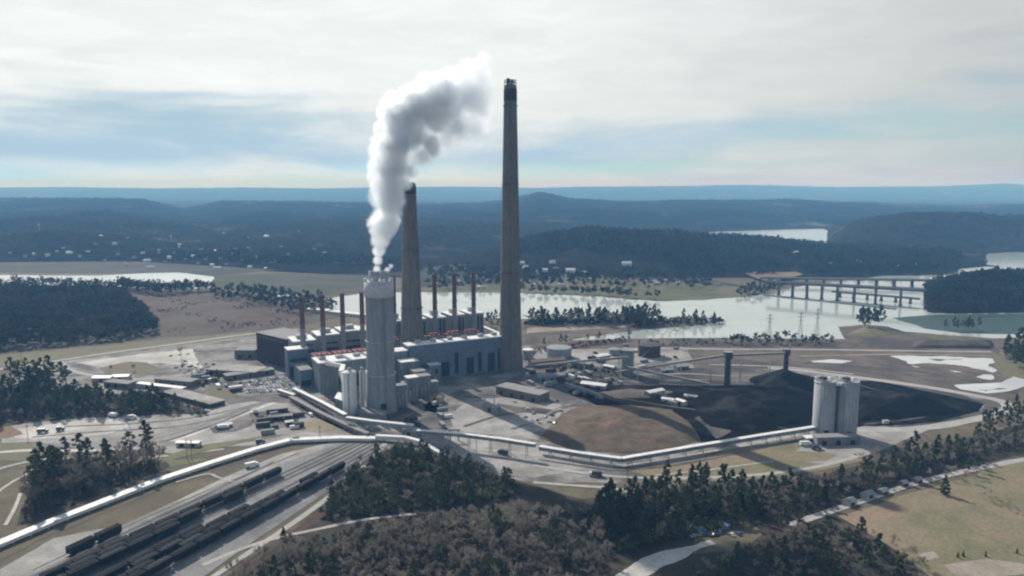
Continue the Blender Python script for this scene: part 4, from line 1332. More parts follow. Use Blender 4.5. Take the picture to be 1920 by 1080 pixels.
# ------------------------------------------------------------------ conveyors
def conveyor(label, pts, w=3.0, h=2.6, roof='white_roof', wall='grey_clad', bents=18.0, name='covered_conveyor', bent_min=2.5, legs='steel'):
    """covered belt gallery along 3D points (bottom centre), on trestle bents"""
    t = thing(name, label, 'conveyor', (pts[0][0], pts[0][1], 0))
    g, r = MB(), MB()
    nb = 0
    for a, b in zip(pts[:-1], pts[1:]):
        a, b = Vector(a), Vector(b)
        g.beam(a, b, w, h)
        up = Vector((0, 0, h + .004))
        d = (b - a).normalized()
        s = Vector((-d.y, d.x, 0)).normalized() * (w / 2 + .25)
        e = Vector((0, 0, .35))
        k = [a + up - s, a + up + s, b + up + s, b + up - s]
        vs = [x for x in k] + [x + e for x in k]
        r.grid(vs, [(3, 2, 1, 0), (4, 5, 6, 7), (0, 1, 5, 4), (1, 2, 6, 5), (2, 3, 7, 6), (3, 0, 4, 7)])
        L = (b - a).length
        n = int(L / bents)
        for i in range(n + 1):
            p = a.lerp(b, (i + .5) / (n + 1))
            if p.z > bent_min and nb < 60:
                q = MB()
                sw = Vector((-d.y, d.x, 0)).normalized() * (w * .5)
                for sg in (-1, 1):
                    q.tube((p.x + sg * sw.x * 1.35, p.y + sg * sw.y * 1.35, 0), p + sw * sg * .9, .28, n=5)
                q.beam(p - sw * 1.2 + Vector((0, 0, -p.z * .45)), p + sw * 1.2 + Vector((0, 0, -p.z * .45)), .3, .3)
                q.beam(p - sw * 1.1 - Vector((0, 0, .45)), p + sw * 1.1 - Vector((0, 0, .45)), .4, .4)
                q.build('trestle', M[legs], t)
                nb += 1
    g.build('gallery', M[wall], t)
    r.build('roof', M[roof], t)
    return t


conveyor('long bright white conveyor running from the lower left edge to the plant', [P(x, y, .9) for x, y in ((-260, 1138), (0, 1023), (100, 981), (180, 950), (300, 903), (400, 870), (480, 845), (545, 828), (640, 824), (705, 825))], w=5.6, h=1.7, bents=14, bent_min=.5, wall='white_paint')
conveyor('white conveyor bending down from the road bridge toward the wood', [P(705, 822, 1.5), P(760, 825, 2), P(790, 833, 2), P(812, 846, 2), P(833, 861, 2)], w=3.2, h=2.4, bent_min=.5, wall='white_paint')
conveyor('straight grey conveyor descending from the car park to the silver chimney', [P(551, 733, 2), P(600, 757, 4), P(648, 783, 7)], w=3.2, h=2.6)
conveyor('white topped conveyor passing in front of the silver chimney', [P(650, 788, 7), P(700, 795, 7), P(775, 803, 7)], w=3.2, h=2.6)
conveyor('short pale conveyor beside the parking lot', [P(522, 735, 2), P(552, 745, 2)], w=3, h=2.4)
conveyor('dark roofed gallery added for a shadowed road beside the parking lot conveyor', [P(545, 748, 1.5), P(600, 778, 2), P(660, 806, 2), P(690, 818, 2)], w=3.4, h=2.4, roof='tar_roof', wall='brown_clad', bent_min=1)  # low dark gallery put in place of a road and its shadow
conveyor('elevated thin conveyor crossing the pale ground below the chimney shadow', [P(782, 812, 9), P(860, 818, 9), P(940, 828, 9), P(1004, 838, 9)], w=2.8, h=2.2)
conveyor('long pale conveyor rising from the bend to the twin silos', [P(1012, 843, 3), P(1090, 856, 3), P(1165, 866, 3)], w=3.4, h=2.6)
conveyor('long straight conveyor from the low bend to the twin silos', [P(1165, 866, 3), P(1300, 843, 3.2), P(1420, 823, 3.4), P(1526, 806, 3.6)], w=3.4, h=2.6)
conveyor('thin coal conveyor climbing to the first dark stacker tower', [P(1155, 700, 4), P(1250, 685, 14), P(1362, 668, 25)], w=2.0, h=1.6, wall='grey_clad', roof='tar_roof', bents=30)
conveyor('thin coal conveyor between the two dark stacker towers', [P(1362, 668, 25), P(1472, 664, 28)], w=1.8, h=1.5, wall='grey_clad', roof='tar_roof', bents=30)
conveyor('grey coal conveyor from the yard to the transfer tower behind the chimney', [P(985, 690, 5), P(1080, 680, 10), P(1178, 672, 22)], w=2.2, h=1.8, roof='tar_roof', bents=24)
conveyor('thin conveyor slanting from the river side to the end of the power house', [P(884, 606, 6), P(945, 632, 14)], w=3, h=2.4, roof='white_roof', bents=30)
conveyor('dark reclaim conveyor dropping across the grey dust to the coal', [P(1175, 690, 12), P(1260, 708, 6), P(1330, 722, 2.5)], w=2.0, h=1.6, roof='tar_roof', bents=24)
conveyor('pale conveyor in the yard right of the tall chimney', [P(1060, 722, 5), P(1110, 738, 4), P(1130, 748, 3)], w=2.6, h=2.2, roof='tar_roof', bents=18)


# stacker towers
def stacker(label, px, pbase, ptop, w):
    b = P(px, pbase)
    h = S(px, ptop, b.y).z
    t = thing('stacker_tower', label, 'tower', b)
    mb = MB()
    mb.lathe(b, [(w * .56, 0), (w * .5, h * .82)], 16)
    mb.build('tube', M['dark_steel'], t)
    mb = MB()
    mb.box((b.x, b.y, h * .91), (w * 1.25, w * 1.25, h * .18))
    mb.build('head_house', M['dark_steel'], t)
    mb = MB()
    mb.box((b.x, b.y, h + .25), (w * 1.45, w * 1.45, .5))
    mb.build('roof', M['tar_roof'], t)
    for k in range(3):
        mb = MB()
        mb.box((b.x, b.y - w * .52, h * (.18 + .2 * k)), (1.6, .8, 2.2))
        mb.build('chute_door', M['opening'], t)


stacker('first dark stacker tower standing in the black coal', 1363, 724, 660, 5.6)
stacker('second dark stacker tower on top of the coal cone', 1472, 714, 655, 4.6)


def cone_pile():
    b = P(1470, 717)
    mb = MB()
    rings = []
    n = 48
    R, H = 33.0, S(1470, 690, b.y).z
    vs = []
    for j in range(13):
        k = j / 12
        for i in range(n):
            a = 2 * math.pi * i / n
            r = R * (1 - k) * (1 + .10 * mnoise.noise(Vector((math.cos(a) * 2, math.sin(a) * 2, k * 2)))) + .05
            if math.cos(a) > 0:
                r *= 1 + .35 * math.cos(a) * (1 - k)
            vs.append((b.x + r * math.cos(a), b.y + r * math.sin(a), H * (k ** 1.08) * (1 + .03 * mnoise.noise(Vector((a * 2, k * 5, 1)))) - .1))
    fs = [(j * n + i, j * n + (i + 1) % n, (j + 1) * n + (i + 1) % n, (j + 1) * n + i) for j in range(12) for i in range(n)]
    mb.grid(vs, fs, True)
    tag(mb.build('coal_cone', M['coal']), 'black cone of coal under the second stacker tower', 'coal pile')


cone_pile()


# twin concrete silos
def big_silo(label, px, pbase, ptop, r):
    b = P(px, pbase)
    h = S(px, ptop, b.y).z
    t = thing('concrete_silo', label, 'silo', b, 0, 'twin concrete silos above the coal yard')
    mb = MB()
    mb.lathe(b, [(r, 0), (r, h), (r * .97, h), (r * .97, h - .6), (.05, h - .5)], 40)
    mb.build('shell', M['silo_concrete'], t)
    mb = MB()
    mb.lathe(b, [(r + .003, h - 2.2), (r + .3, h - 2.2), (r + .3, h - 1.2), (r + .003, h - 1.2)], 40)
    mb.build('ring', M['steel'], t)
    mb = MB()
    for k in range(16):
        a = 2 * math.pi * k / 16
        p = Vector((b.x + r * .95 * math.cos(a), b.y + r * .95 * math.sin(a), h))
        mb.tube(p, p + Vector((0, 0, 1.2)), .09, n=4)
    mb.lathe(b, [(r * .93, h + 1.1), (r * .97, h + 1.1), (r * .97, h + 1.28), (r * .93, h + 1.28)], 28)
    mb.build('railing', M['white_paint'], t)
    for dx, dy, w, hh in ((-2.5, -1, 4.2, 3.0), (2.8, 1.5, 3.0, 2.0), (.5, -4, 2.2, 1.6)):
        mb = MB()
        mb.box((b.x + dx, b.y + dy, h + hh / 2 - .4), (w, w * .8, hh), .4)
        mb.build('roof_cabin', M['dark_steel' if w > 4 else 'white_paint'], t)
    mb = MB()
    mb.beam((b.x - r * .72, b.y - r * .72 - .3, 0), (b.x - r * .72, b.y - r * .72 - .3, h), .25, .25)
    mb.build('ladder', M['steel'], t)
    mb = MB()
    mb.box((b.x - r * .1, b.y - r * .98, 2.4), (3.4, 1.0, 4.8))
    mb.build('door', M['opening'], t)
    return t


big_silo('left concrete silo of the twin pair beside the coal', 1543, 812, 712, 8.2)
big_silo('right concrete silo of the twin pair, with a sunlit edge', 1586, 815, 713, 7.6)
t = thing('gap_filler', 'added narrow block, dark for the shaded gap between the twin silos', 'tower', P(1566, 817))
b = t.location
mb = MB()
mb.box((b.x, b.y + 3, 20), (1.6, 2.0, 40))
mb.build('shaft', M['opening'], t)  # added shaft, coloured dark for the shaded gap between the silos
mb = MB()
mb.box((b.x, b.y, 41), (4.5, 4, 2))
mb.build('head_house', M['white_paint'], t)
low_shed('loading_shed', 'blue grey loading shed at the foot of the twin silos', 'shed', P(1532, 836), P(1612, 834), 8, 6, 'grey_clad', 'tar_roof', doors=3)
low_shed('loading_shed', 'low white canopy left of the silo loading shed', 'shed', P(1513, 830), P(1534, 829), 6, 3.2, 'grey_clad', 'white_roof', doors=1)

# ------------------------------------------------------------------ tanks and yard buildings
def tank(label, px, py, r, ptop, material, rim='dark_steel', group=None):
    b = P(px, py)
    h = S(px, ptop, b.y).z
    t = thing('storage_tank', label, 'tank', b, 0, group)
    mb = MB()
    mb.lathe(b, [(r, 0), (r, h)], 40)
    mb.build('shell', M[material], t)
    mb = MB()
    mb.lathe(b, [(r + .25, h - .5), (r + .25, h + .1), (r * .98, h + .15), (r * .5, h + r * .05), (.05, h + r * .07)], 40)
    mb.build('roof', M[rim], t)
    mb = MB()
    for k in range(14):
        a = -.9 + k * .07
        p = Vector((b.x + (r + .6) * math.sin(a), b.y - (r + .6) * math.cos(a), h * k / 14))
        mb.box(p + Vector((0, 0, .2)), (1.1, 1.1, .25), a)
    mb.build('stair', M['steel'], t)
    return t


tank('dark brown round tank between the yard and the river', 1217, 667, 12.5, 646, 'tank_brown')
tank('big pale grey round tank right of the tall chimney', 1048, 669, 14, 651, 'tank_grey', 'tank_grey')
tank('small pale tank close to the foot of the tall chimney', 990, 672, 6, 655, 'tank_grey', 'white_roof')
tank('small grey tank left of the transfer tower', 1152, 665, 6.5, 654, 'tank_grey', 'tank_grey')
# transfer tower
t = building('transfer_tower', 'tall blue grey transfer house among the coal conveyors', 'tower', [tuple(P(1165, 705).xy), tuple(P(1186, 707).xy), tuple(P(1188, 700).xy), tuple(P(1168, 698).xy)], 26, 'grey_clad', 'tar_roof')

SHEDS = [
    # name, label, a, b, depth, h, wall, roof, gable, doors
    ('metal_shed', 'bright white roofed shed in the yard right of the chimneys', (1088, 726), (1134, 732), 10, 4, 'grey_clad', 'white_roof', 1.2, 2),
    ('metal_shed', 'small white curved roof shed near the coal edge', (1218, 744), (1246, 738), 7, 3.5, 'grey_clad', 'white_roof', 1.0, 1),
    ('metal_shed', 'white shed on the dark ground above the coal', (1240, 753), (1262, 756), 5, 3, 'beige_wall', 'white_roof', .8, 1),
    ('metal_shed', 'small white hut at the coal edge beside the haul lane', (1266, 757), (1282, 762), 5, 4, 'beige_wall', 'white_roof', .8, 1),
    ('metal_shed', 'pale shed on the coal edge, rightmost of the white huts', (1288, 748), (1312, 751), 6, 3, 'grey_clad', 'tar_roof', .8, 1),
    ('workshop', 'long dark flat roofed workshop below the tall chimney', (930, 738), (1010, 756), 16, 7, 'brown_clad', 'tar_roof', 0, 4),
    ('workshop', 'brown roofed workshop right of the tall chimney foot', (998, 690), (1060, 684), 12, 6, 'brown_clad', 'brown_clad', 1.5, 3),
    ('workshop', 'grey workshop with a pale roof beside the coal conveyor', (1010, 718), (1060, 714), 12, 6, 'grey_clad', 'tar_roof', 1.5, 3),
    ('workshop', 'low grey store in front of the big pale tank', (1070, 690), (1105, 694), 10, 6, 'brown_clad', 'tar_roof', 0, 2),
    ('metal_shed', 'tiny white store behind the yard workshops', (1130, 690), (1150, 694), 6, 3, 'grey_clad', 'white_roof', .8, 1),
    ('metal_shed', 'grey shed left of the transfer house', (1120, 676), (1144, 672), 9, 4, 'grey_clad', 'white_roof', 1, 1),
    ('metal_shed', 'pale hut behind the dust patch', (1240, 700), (1262, 698), 6, 3, 'grey_clad', 'tank_grey', .8, 1),
    ('metal_shed', 'lone pale hut near the first stacker tower', (1270, 694), (1292, 692), 7, 3.5, 'grey_clad', 'tank_grey', .8, 1),
    ('office_block', 'long low office with a pale flat roof above the left road', (302, 742), (394, 766), 15, 3.6, 'glass_dark', 'gravel', 0, 3),
    ('office_block', 'dark brick office left of the long low office', (195, 726), (240, 730), 11, 5, 'brown_clad', 'tar_roof', 0, 3),
    ('office_block', 'white roofed gatehouse on the dark trees edge', (172, 716), (206, 716), 10, 4, 'beige_wall', 'white_roof', .9, 1),
    ('office_block', 'second white roofed gatehouse beside the first', (208, 714), (240, 713), 10, 4, 'beige_wall', 'white_roof', .9, 1),
    ('office_block', 'brown two storey office behind the long low office', (290, 722), (358, 728), 12, 6, 'brown_clad', 'tar_roof', 0, 3),
    ('office_block', 'pale low annex beside the brown office', (255, 726), (340, 736), 6, 3.5, 'beige_wall', 'white_roof', 0, 2),
    ('warehouse', 'grey warehouse with pale roof left of the maroon block', (386, 702), (478, 708), 24, 5, 'brown_clad', 'gravel', 0, 4),
    ('warehouse', 'lower brown warehouse in front of the maroon block', (425, 714), (515, 701), 12, 4.5, 'brown_clad', 'tar_roof', 0, 3),
    ('warehouse', 'flat grey store behind the pale warehouse', (440, 672), (478, 672), 18, 9, 'brown_clad', 'tar_roof', 0, 2),
    ('trailer_office', 'white site trailer on the left gravel apron', (330, 838), (372, 839), 5, 3.4, 'beige_wall', 'white_roof', .5, 2),
    ('metal_shed', 'white roofed hut beside the dark plant clutter on the apron', (536, 800), (550, 798), 5, 3.5, 'brown_clad', 'white_roof', .8, 1),
    ('metal_shed', 'pale flat shed in the middle of the apron', (500, 778), (540, 774), 9, 4, 'dark_steel', 'gravel', 0, 2),
    ('metal_shed', 'low dark shed next to the pale flat shed', (505, 790), (548, 786), 6, 3, 'dark_steel', 'tar_roof', 0, 2),
    ('metal_shed', 'long white tent roof by the lane on the apron', (410, 806), (436, 800), 6, 2.6, 'grey_clad', 'white_roof', .8, 0),
    ('pump_house', 'pinkish domed pump house right of the silver chimney', (806, 752), (824, 756), 7, 5, 'beige_wall', 'red_dirt', 1.2, 1),
    ('pump_house', 'dark pump house on the pale ground at the bottom of the chimney shadow', (905, 770), (930, 776), 6, 5, 'grey_clad', 'tar_roof', 0, 1),
    ('metal_shed', 'low grey shelter below the elevated conveyor', (755, 817), (778, 822), 8, 5, 'grey_clad', 'steel', 0, 1),
    ('farm_shed', 'grey farm shed beside the lower right road', (1592, 951), (1606, 946), 5, 2.6, 'beige_wall', 'tar_roof', 1.4, 1),
    ('farm_shed', 'pale roofed farm shed in the roadside row', (1626, 937), (1640, 932), 5, 2.6, 'beige_wall', 'tank_grey', 1.4, 1),
    ('farm_shed', 'grey roofed farm shed next along the road', (1655, 930), (1666, 926), 4, 2.4, 'brown_clad', 'tank_grey', 1.2, 1),
    ('farm_shed', 'smaller farm shed toward the far end of the row', (1694, 914), (1704, 911), 4, 2.4, 'brown_clad', 'tank_grey', 1.2, 1),
    ('farm_shed', 'last roadside shed near the lone cedar', (1720, 908), (1730, 905), 4, 2.4, 'brown_clad', 'tar_roof', 1.2, 1),
]
for nm, lab, a, b, dep, h, wall, roof, gab, doors in SHEDS:
    low_shed(nm, lab, nm.replace('_', ' ').split()[-1] if nm not in ('office_block', 'trailer_office') else 'office', P(*a), P(*b), dep, h, wall, roof, gab, None, doors)


# portal frame gantry in the work ground
def gantry(label, px, py, w, h):
    b = P(px, py)
    t = thing('portal_frame', label, 'gantry', b)
    for sx in (-1, 1):
        mb = MB()
        mb.beam((b.x + sx * w / 2, b.y, 0), (b.x + sx * w / 2 + .01, b.y, h), .9, .9)
        mb.box((b.x + sx * w / 2, b.y, h / 2), (1.0, 1.0, h))
        mb.build('leg', M['steel'], t)
    mb = MB()
    mb.box((b.x, b.y, h + .6), (w + 3, 1.6, 1.2))
    mb.build('crossbeam', M['steel'], t)


gantry('grey portal frame standing on the pale work ground', 918, 768, 8, 12)
gantry('smaller portal frame beside the elevated conveyor', 852, 826, 6, 8)

# ------------------------------------------------------------------ bridges
def bridge(label, deck, w, th, piers, mats=('bridge_concrete', 'bridge_dark'), rail=True):
    t = thing('road_bridge', label, 'bridge', (deck[0].x, deck[0].y, 0))
    mb = MB()
    for a, b in zip(deck[:-1], deck[1:]):
        mb.beam(a - Vector((0, 0, th)), b - Vector((0, 0, th)), w * .82, th - .5)
    mb.build('girder', M[mats[1]], t)
    mb = MB()
    for a, b in zip(deck[:-1], deck[1:]):
        mb.beam(a - Vector((0, 0, .5)), b - Vector((0, 0, .5)), w, .5)
    mb.build('deck', M[mats[0]], t)
    d = (deck[-1] - deck[0]).normalized()
    s = Vector((-d.y, d.x, 0)).normalized()
    for sg in (-1, 1):
        mb = MB()
        for a, b in zip(deck[:-1], deck[1:]):
            o = s * sg * (w / 2 - .25)
            mb.beam(a + o, b + o, .4, 1.1)
        mb.build('parapet', M['bridge_concrete'], t)
    for p in piers:
        mb = MB()
        for sg in (-1, 1):
            q = p + s * sg * w * .28
            mb.box((q.x, q.y, (p.z - th) / 2 - 1), (2.6, 2.6, p.z - th + 1), math.atan2(d.y, d.x))
        mb.beam(Vector((p.x, p.y, p.z - th - 1.6)) - s * w * .42, Vector((p.x, p.y, p.z - th - 1.6)) + s * w * .42, 2.8, 1.6)
        mb.beam(Vector((p.x, p.y, -1)) - s * w * .42, Vector((p.x, p.y, -1)) + s * w * .42, 4.2, 3)
        mb.build('pier', M[mats[1]], t)


d0, d1 = P(1440, 527, 25), P(1735, 543, 29)
pp = []
for px in (1461, 1487, 1514, 1542, 1571, 1603, 1643, 1690):
    k0, k1 = 0.0, 1.0
    for _ in range(40):
        km = (k0 + k1) / 2
        q = d0.lerp(d1, km)
        xx = 960 + 1400 * q.x / (q.y * CT + (190 - q.z) * ST)
        k0, k1 = (km, k1) if xx < px else (k0, km)
    pp.append(d0.lerp(d1, k0))
bridge('nearer tall highway bridge on square piers across the river at the right', [d0, d1], 13, 3.4, pp, ('bridge_dark', 'bridge_dark'))
e0, e1 = P(1425, 520, 12), P(1830, 526, 14)
bridge('farther pale decked road bridge above the tall highway bridge', [e0, e1], 14, 2.6, [e0.lerp(e1, k) for k in np.linspace(.06, .96, 12)])
g0, g1 = P(1560, 546, 9), P(1725, 560, 9)
bridge('thin low bridge seen between the tall bridge piers', [g0, g1], 7, 1.8, [g0.lerp(g1, k) for k in np.linspace(.1, .9, 6)], ('bridge_dark', 'bridge_dark'))
f0, f1 = P(1432, 552, 1.4), P(1680, 578, 1.4)
t = thing('causeway', 'low dark causeway along the foot of the bridge piers', 'causeway', (f0.x, f0.y, 0))
mb = MB()
mb.beam(f0 - Vector((0, 0, 1.6)), f1 - Vector((0, 0, 1.6)), 5.5, 1.6)
mb.build('bank', M['bridge_dark'], t)
mb = MB()
mb.beam(f0 + Vector((0, 0, .003)), f1 + Vector((0, 0, .003)), 4.2, .25)
mb.build('deck', M['bridge_concrete'], t)


# ------------------------------------------------------------------ pylons and poles
def pylon(label, px, py, ptop):
    b = P(px, py)
    h = S(px, ptop, b.y).z
    t = thing('pylon', label, 'pylon', b, 0, 'lattice pylons on the river shore')
    for sx in (-1, 1):
        for sy in (-1, 1):
            mb = MB()
            mb.tube((b.x + sx * 3.2, b.y + sy * 3.2, 0), (b.x + sx * .6, b.y + sy * .6, h * .62), .2, n=4)
            mb.tube((b.x + sx * .6, b.y + sy * .6, h * .62), (b.x + sx * .35, b.y + sy * .35, h), .18, n=4)
            mb.build('leg', M['steel'], t)
    mb = MB()
    for k in range(6):
        z0, z1 = h * .1 * k, h * .1 * (k + 1)
        r0, r1 = 3.2 - 2.6 * (z0 / (h * .62)), 3.2 - 2.6 * (min(z1, h * .62) / (h * .62))
        for sy in (-1, 1):
            mb.tube((b.x - r0, b.y + sy * r0, z0), (b.x + r1, b.y + sy * r1, z1), .11, n=4)
            mb.tube((b.x + r0, b.y + sy * r0, z0), (b.x - r1, b.y + sy * r1, z1), .11, n=4)
    mb.build('bracing', M['steel'], t)
    for f, w in ((.66, 4.2), (.80, 5.2), (.93, 3.8)):
        mb = MB()
        for sg in (-1, 1):
            mb.tube((b.x, b.y, h * f + .6), (b.x + sg * w, b.y, h * f), .2, n=4)
            mb.tube((b.x, b.y, h * f - .6), (b.x + sg * w, b.y, h * f), .2, n=4)
        mb.build('crossarm', M['steel'], t)


pylon('faint grey lattice pylon, left of the three against the water', 1442, 634, 588)
pylon('faint grey lattice pylon, middle of the three against the water', 1500, 634, 584)
pylon('faint grey lattice pylon, tallest and right of the three against the water', 1531, 634, 577)


def pole(label, px, py, ptop, r=.22, arm=2.4, group=None):
    b = P(px, py)
    h = S(px, ptop, b.y).z
    t = thing('utility_pole', label, 'utility pole', b, 0, group)
    mb = MB()
    mb.tube(b, (b.x, b.y, h), r, r * .7, n=7)
    mb.build('mast', M['wood_pole'], t)
    mb = MB()
    mb.box((b.x, b.y, h - .8), (arm, .25, .25))
    mb.box((b.x, b.y, h - 2.0), (arm * .7, .25, .25))
    mb.build('crossarm', M['wood_pole'], t)


for lab, px, py, pt in (('tall pale pole at the edge of the dark left trees, left of the pair', 225, 786, 726), ('tall pale pole at the edge of the dark left trees, right of the pair', 237, 788, 728),
                        ('slim pole on the left grass beside the white trailer, left one', 351, 862, 824), ('slim pole beside the white trailer, right one', 360, 862, 824),
                        ('pole at the left edge of the gravel apron', 52, 822, 796), ('pole by the white conveyor bend', 600, 826, 798), ('pole before the elevated conveyor', 893, 850, 816),
                        ('pole at the low conveyor bend below the mound', 1176, 902, 866), ('pole on the dry grass under the long conveyor', 1219, 906, 890), ('lone pole on the shore left of the islet', 1330, 646, 622),
                        ('pole on the field at far left behind the dark trees', 42, 690, 650), ('pole among the sheds left of the stacker', 1245, 690, 664)):
    pole(lab, px, py, pt)

# ------------------------------------------------------------------ railway
TRK = [((104, 1062), (228, 1003), 'first', 0, (0, 1)), ((170, 1056), (527, 890), 'second', 0, (-.25, 1)), ((170, 1056), (527, 890), 'third', -4.8, (-.25, .72)), ((170, 1056), (527, 890), 'seventh', -9.6, (-.25, .34)), ((330, 1056), (645, 880), 'eighth', 14.4, (-.3, .22)), ((330, 1056), (645, 880), 'fourth', 9.6, (-.3, .55)), ((330, 1056), (645, 880), 'fifth', 4.8, (-.3, .84)), ((330, 1056), (645, 880), 'sixth', 0, (-.3, 1))]


def track(label, a, b):
    d = (b - a).normalized()
    s = Vector((-d.y, d.x, 0))
    t = thing('railway_track', label, 'railway track', (a.x, a.y, 0))
    mb = MB()
    L = (b - a).length
    for k in range(int(L / 1.6)):
        p = a + d * 1.6 * k
        mb.box((p.x, p.y, .29), (.26, 2.6, .12), math.atan2(d.y, d.x))
    mb.build('sleepers', M['stack_grey'], t)
    for sg in (-1, 1):
        mb = MB()
        mb.beam(a + s * sg * .75 + Vector((0, 0, .352)), b + s * sg * .75 + Vector((0, 0, .352)), .14, .18)
        mb.build('rail', M['rail'], t)


def make_hopper(mat_body='car_black'):
    t = thing('coal_wagon', '', 'coal wagon')
    L, W, H = 14.1, 3.5, 5.0
    mb = MB()
    z0, z1 = 1.15, H
    # tub with sloped ends underneath and ribbed sides
    prof = [(-L / 2, z1), (-L / 2, 2.3), (-L / 2 + 2.4, z0), (L / 2 - 2.4, z0), (L / 2, 2.3), (L / 2, z1)]
    vs = [(x, -W / 2, z) for x, z in prof] + [(x, W / 2, z) for x, z in prof]
    mb.grid(vs, [(0, 1, 2, 3, 4, 5), (11, 10, 9, 8, 7, 6), (1, 0, 6, 7), (2, 1, 7, 8), (3, 2, 8, 9), (4, 3, 9, 10), (5, 4, 10, 11)])
    for k in range(9):
        x = -L / 2 + .5 + k * (L - 1) / 8
        for sg in (-1, 1):
            mb.box((x, sg * (W / 2 + .07), (z1 + 2.2) / 2), (.22, .14, z1 - 2.2))
    for sg in (-1, 1):
        mb.box((0, sg * (W / 2 + .03), z1 + .08), (L, .22, .18))
        mb.box((sg * (L / 2), 0, z1 + .08), (.22, W, .18))
    mb.build('tub', M[mat_body], t, world=False)
    mb = MB()
    n, m_ = 14, 5
    vs = []
    for i in range(n + 1):
        for j in range(m_ + 1):
            x, y = -L / 2 + .15 + (L - .3) * i / n, -W / 2 + .12 + (W - .24) * j / m_
            e = min(i, n - i, 2) / 2 * min(j, m_ - j, 1)
            vs.append((x, y, z1 - .15 + e * (.45 + .3 * math.sin(i * .9) ** 2)))
    mb.grid(vs, [(i * (m_ + 1) + j, (i + 1) * (m_ + 1) + j, (i + 1) * (m_ + 1) + j + 1, i * (m_ + 1) + j + 1) for i in range(n) for j in range(m_)], True)
    mb.build('coal_load', M['wagon_coal'], t, world=False)
    for sg in (-1, 1):
        mb = MB()
        x = sg * (L / 2 - 2.0)
        mb.box((x, 0, .85), (3.0, 2.0, .5))
        for wx in (-.9, .9):
            for sy in (-1, 1):
                mb.tube((x + wx, sy * .62, .86), (x + wx, sy * .95, .86), .43, n=10)
        mb.build('bogie', M['dark_steel'], t, world=False)
    mb = MB()
    for sg in (-1, 1):
        mb.box((sg * (L / 2 + .4), 0, 1.05), (1.0, .5, .4))
    mb.build('coupler', M['dark_steel'], t, world=False)
    return t


def copy_tree(o, **kw):
    r = o.copy()
    COL.objects.link(r)
    for ch in list(o.children):
        c = ch.copy()
        COL.objects.link(c)
        c.parent = r
        for g in list(ch.children):
            d = g.copy()
            COL.objects.link(d)
            d.parent = c
    for k, v in kw.items():
        r[k] = v
    return r


hopper = make_hopper()
first = [True]
for (a, b, nm, off, (k0, k1)) in TRK:
    A, B = P(*a), P(*b)
    d = (B - A).normalized()
    sv = Vector((-d.y, d.x, 0)) * off
    A, B = A + sv, B + sv
    L = (B - A).length
    Te = A + d * ((P(690, 832) - A).dot(d))
    far = A + d * min((Te - A).length, 330) if nm != 'first' else B + d * 120
    track('railway track of the %s line in the yard, counted from the white conveyor' % nm, A - d * (70 if nm != 'first' else 30), far)
    n = max(1, int(L * (k1 - k0) / 15.8 + .5))
    for k in range(n):
        if nm in ('third', 'fifth', 'fourth') and (k * 7 + len(nm)) % 6 == 0:
            continue
        p = A + d * (L * k1 - 15.8 * (k + .5))
        w = hopper if first[0] else copy_tree(hopper)
        first[0] = False
        w.location = (p.x, p.y, .53)
        w.rotation_euler = (0, 0, math.atan2(d.y, d.x))
        w.scale = (1, 1, 1.25 if nm == 'first' else 1.0)
        w['label'] = {'first': 'dark coal wagon in the short string nearest the white conveyor', 'second': 'black coal wagon in the long string on the left of the yard', 'third': 'black coal wagon in the string just right of the long left string',
                      'fourth': 'black coal wagon in the short middle string of the yard', 'fifth': 'black coal wagon in the string beside the rightmost one', 'seventh': 'black coal wagon in the short string right of the two long left strings', 'eighth': 'black coal wagon in the shortest string in the middle of the yard', 'sixth': 'black coal wagon in the longest rightmost string next to the wood'}[nm]
        w['group'] = 'coal wagons of the %s string' % nm

# ------------------------------------------------------------------ vehicles
def make_car(paint):
    t = thing('parked_car', '', 'car')
    mb = MB()
    prof = [(-2.2, .35), (-2.2, .85), (-1.3, .95), (1.1, .95), (2.1, .8), (2.2, .35)]
    n = len(prof)
    W = .88
    vs = [(x, -W, z) for x, z in prof] + [(x, W, z) for x, z in prof]
    mb.grid(vs, [tuple(range(n)), tuple(range(2 * n - 1, n - 1, -1))] + [((i + 1) % n, i, n + i, n + (i + 1) % n) for i in range(n)])
    mb.grid([(-1.2, -.78, 1.40), (.35, -.78, 1.40), (.35, .78, 1.40), (-1.2, .78, 1.40)], [(0, 1, 2, 3)])
    mb.build('body', M[paint], t, world=False)
    mb = MB()
    lo = [(-1.75, -.84), (1.0, -.84), (1.0, .84), (-1.75, .84)]
    hi = [(-1.2, -.76), (.35, -.76), (.35, .76), (-1.2, .76)]
    vs = [(x, y, .953) for x, y in lo] + [(x, y, 1.395) for x, y in hi]
    mb.grid(vs, [(i, (i + 1) % 4, 4 + (i + 1) % 4, 4 + i) for i in range(4)])
    mb.build('windows', M['glass_dark'], t, world=False)
    for x in (-1.35, 1.35):
        for sy in (-1, 1):
            mb = MB()
            mb.tube((x, sy * .70, .33), (x, sy * .92, .33), .33, n=10)
            mb.build('wheel', M['rubber'], t, world=False)
    return t


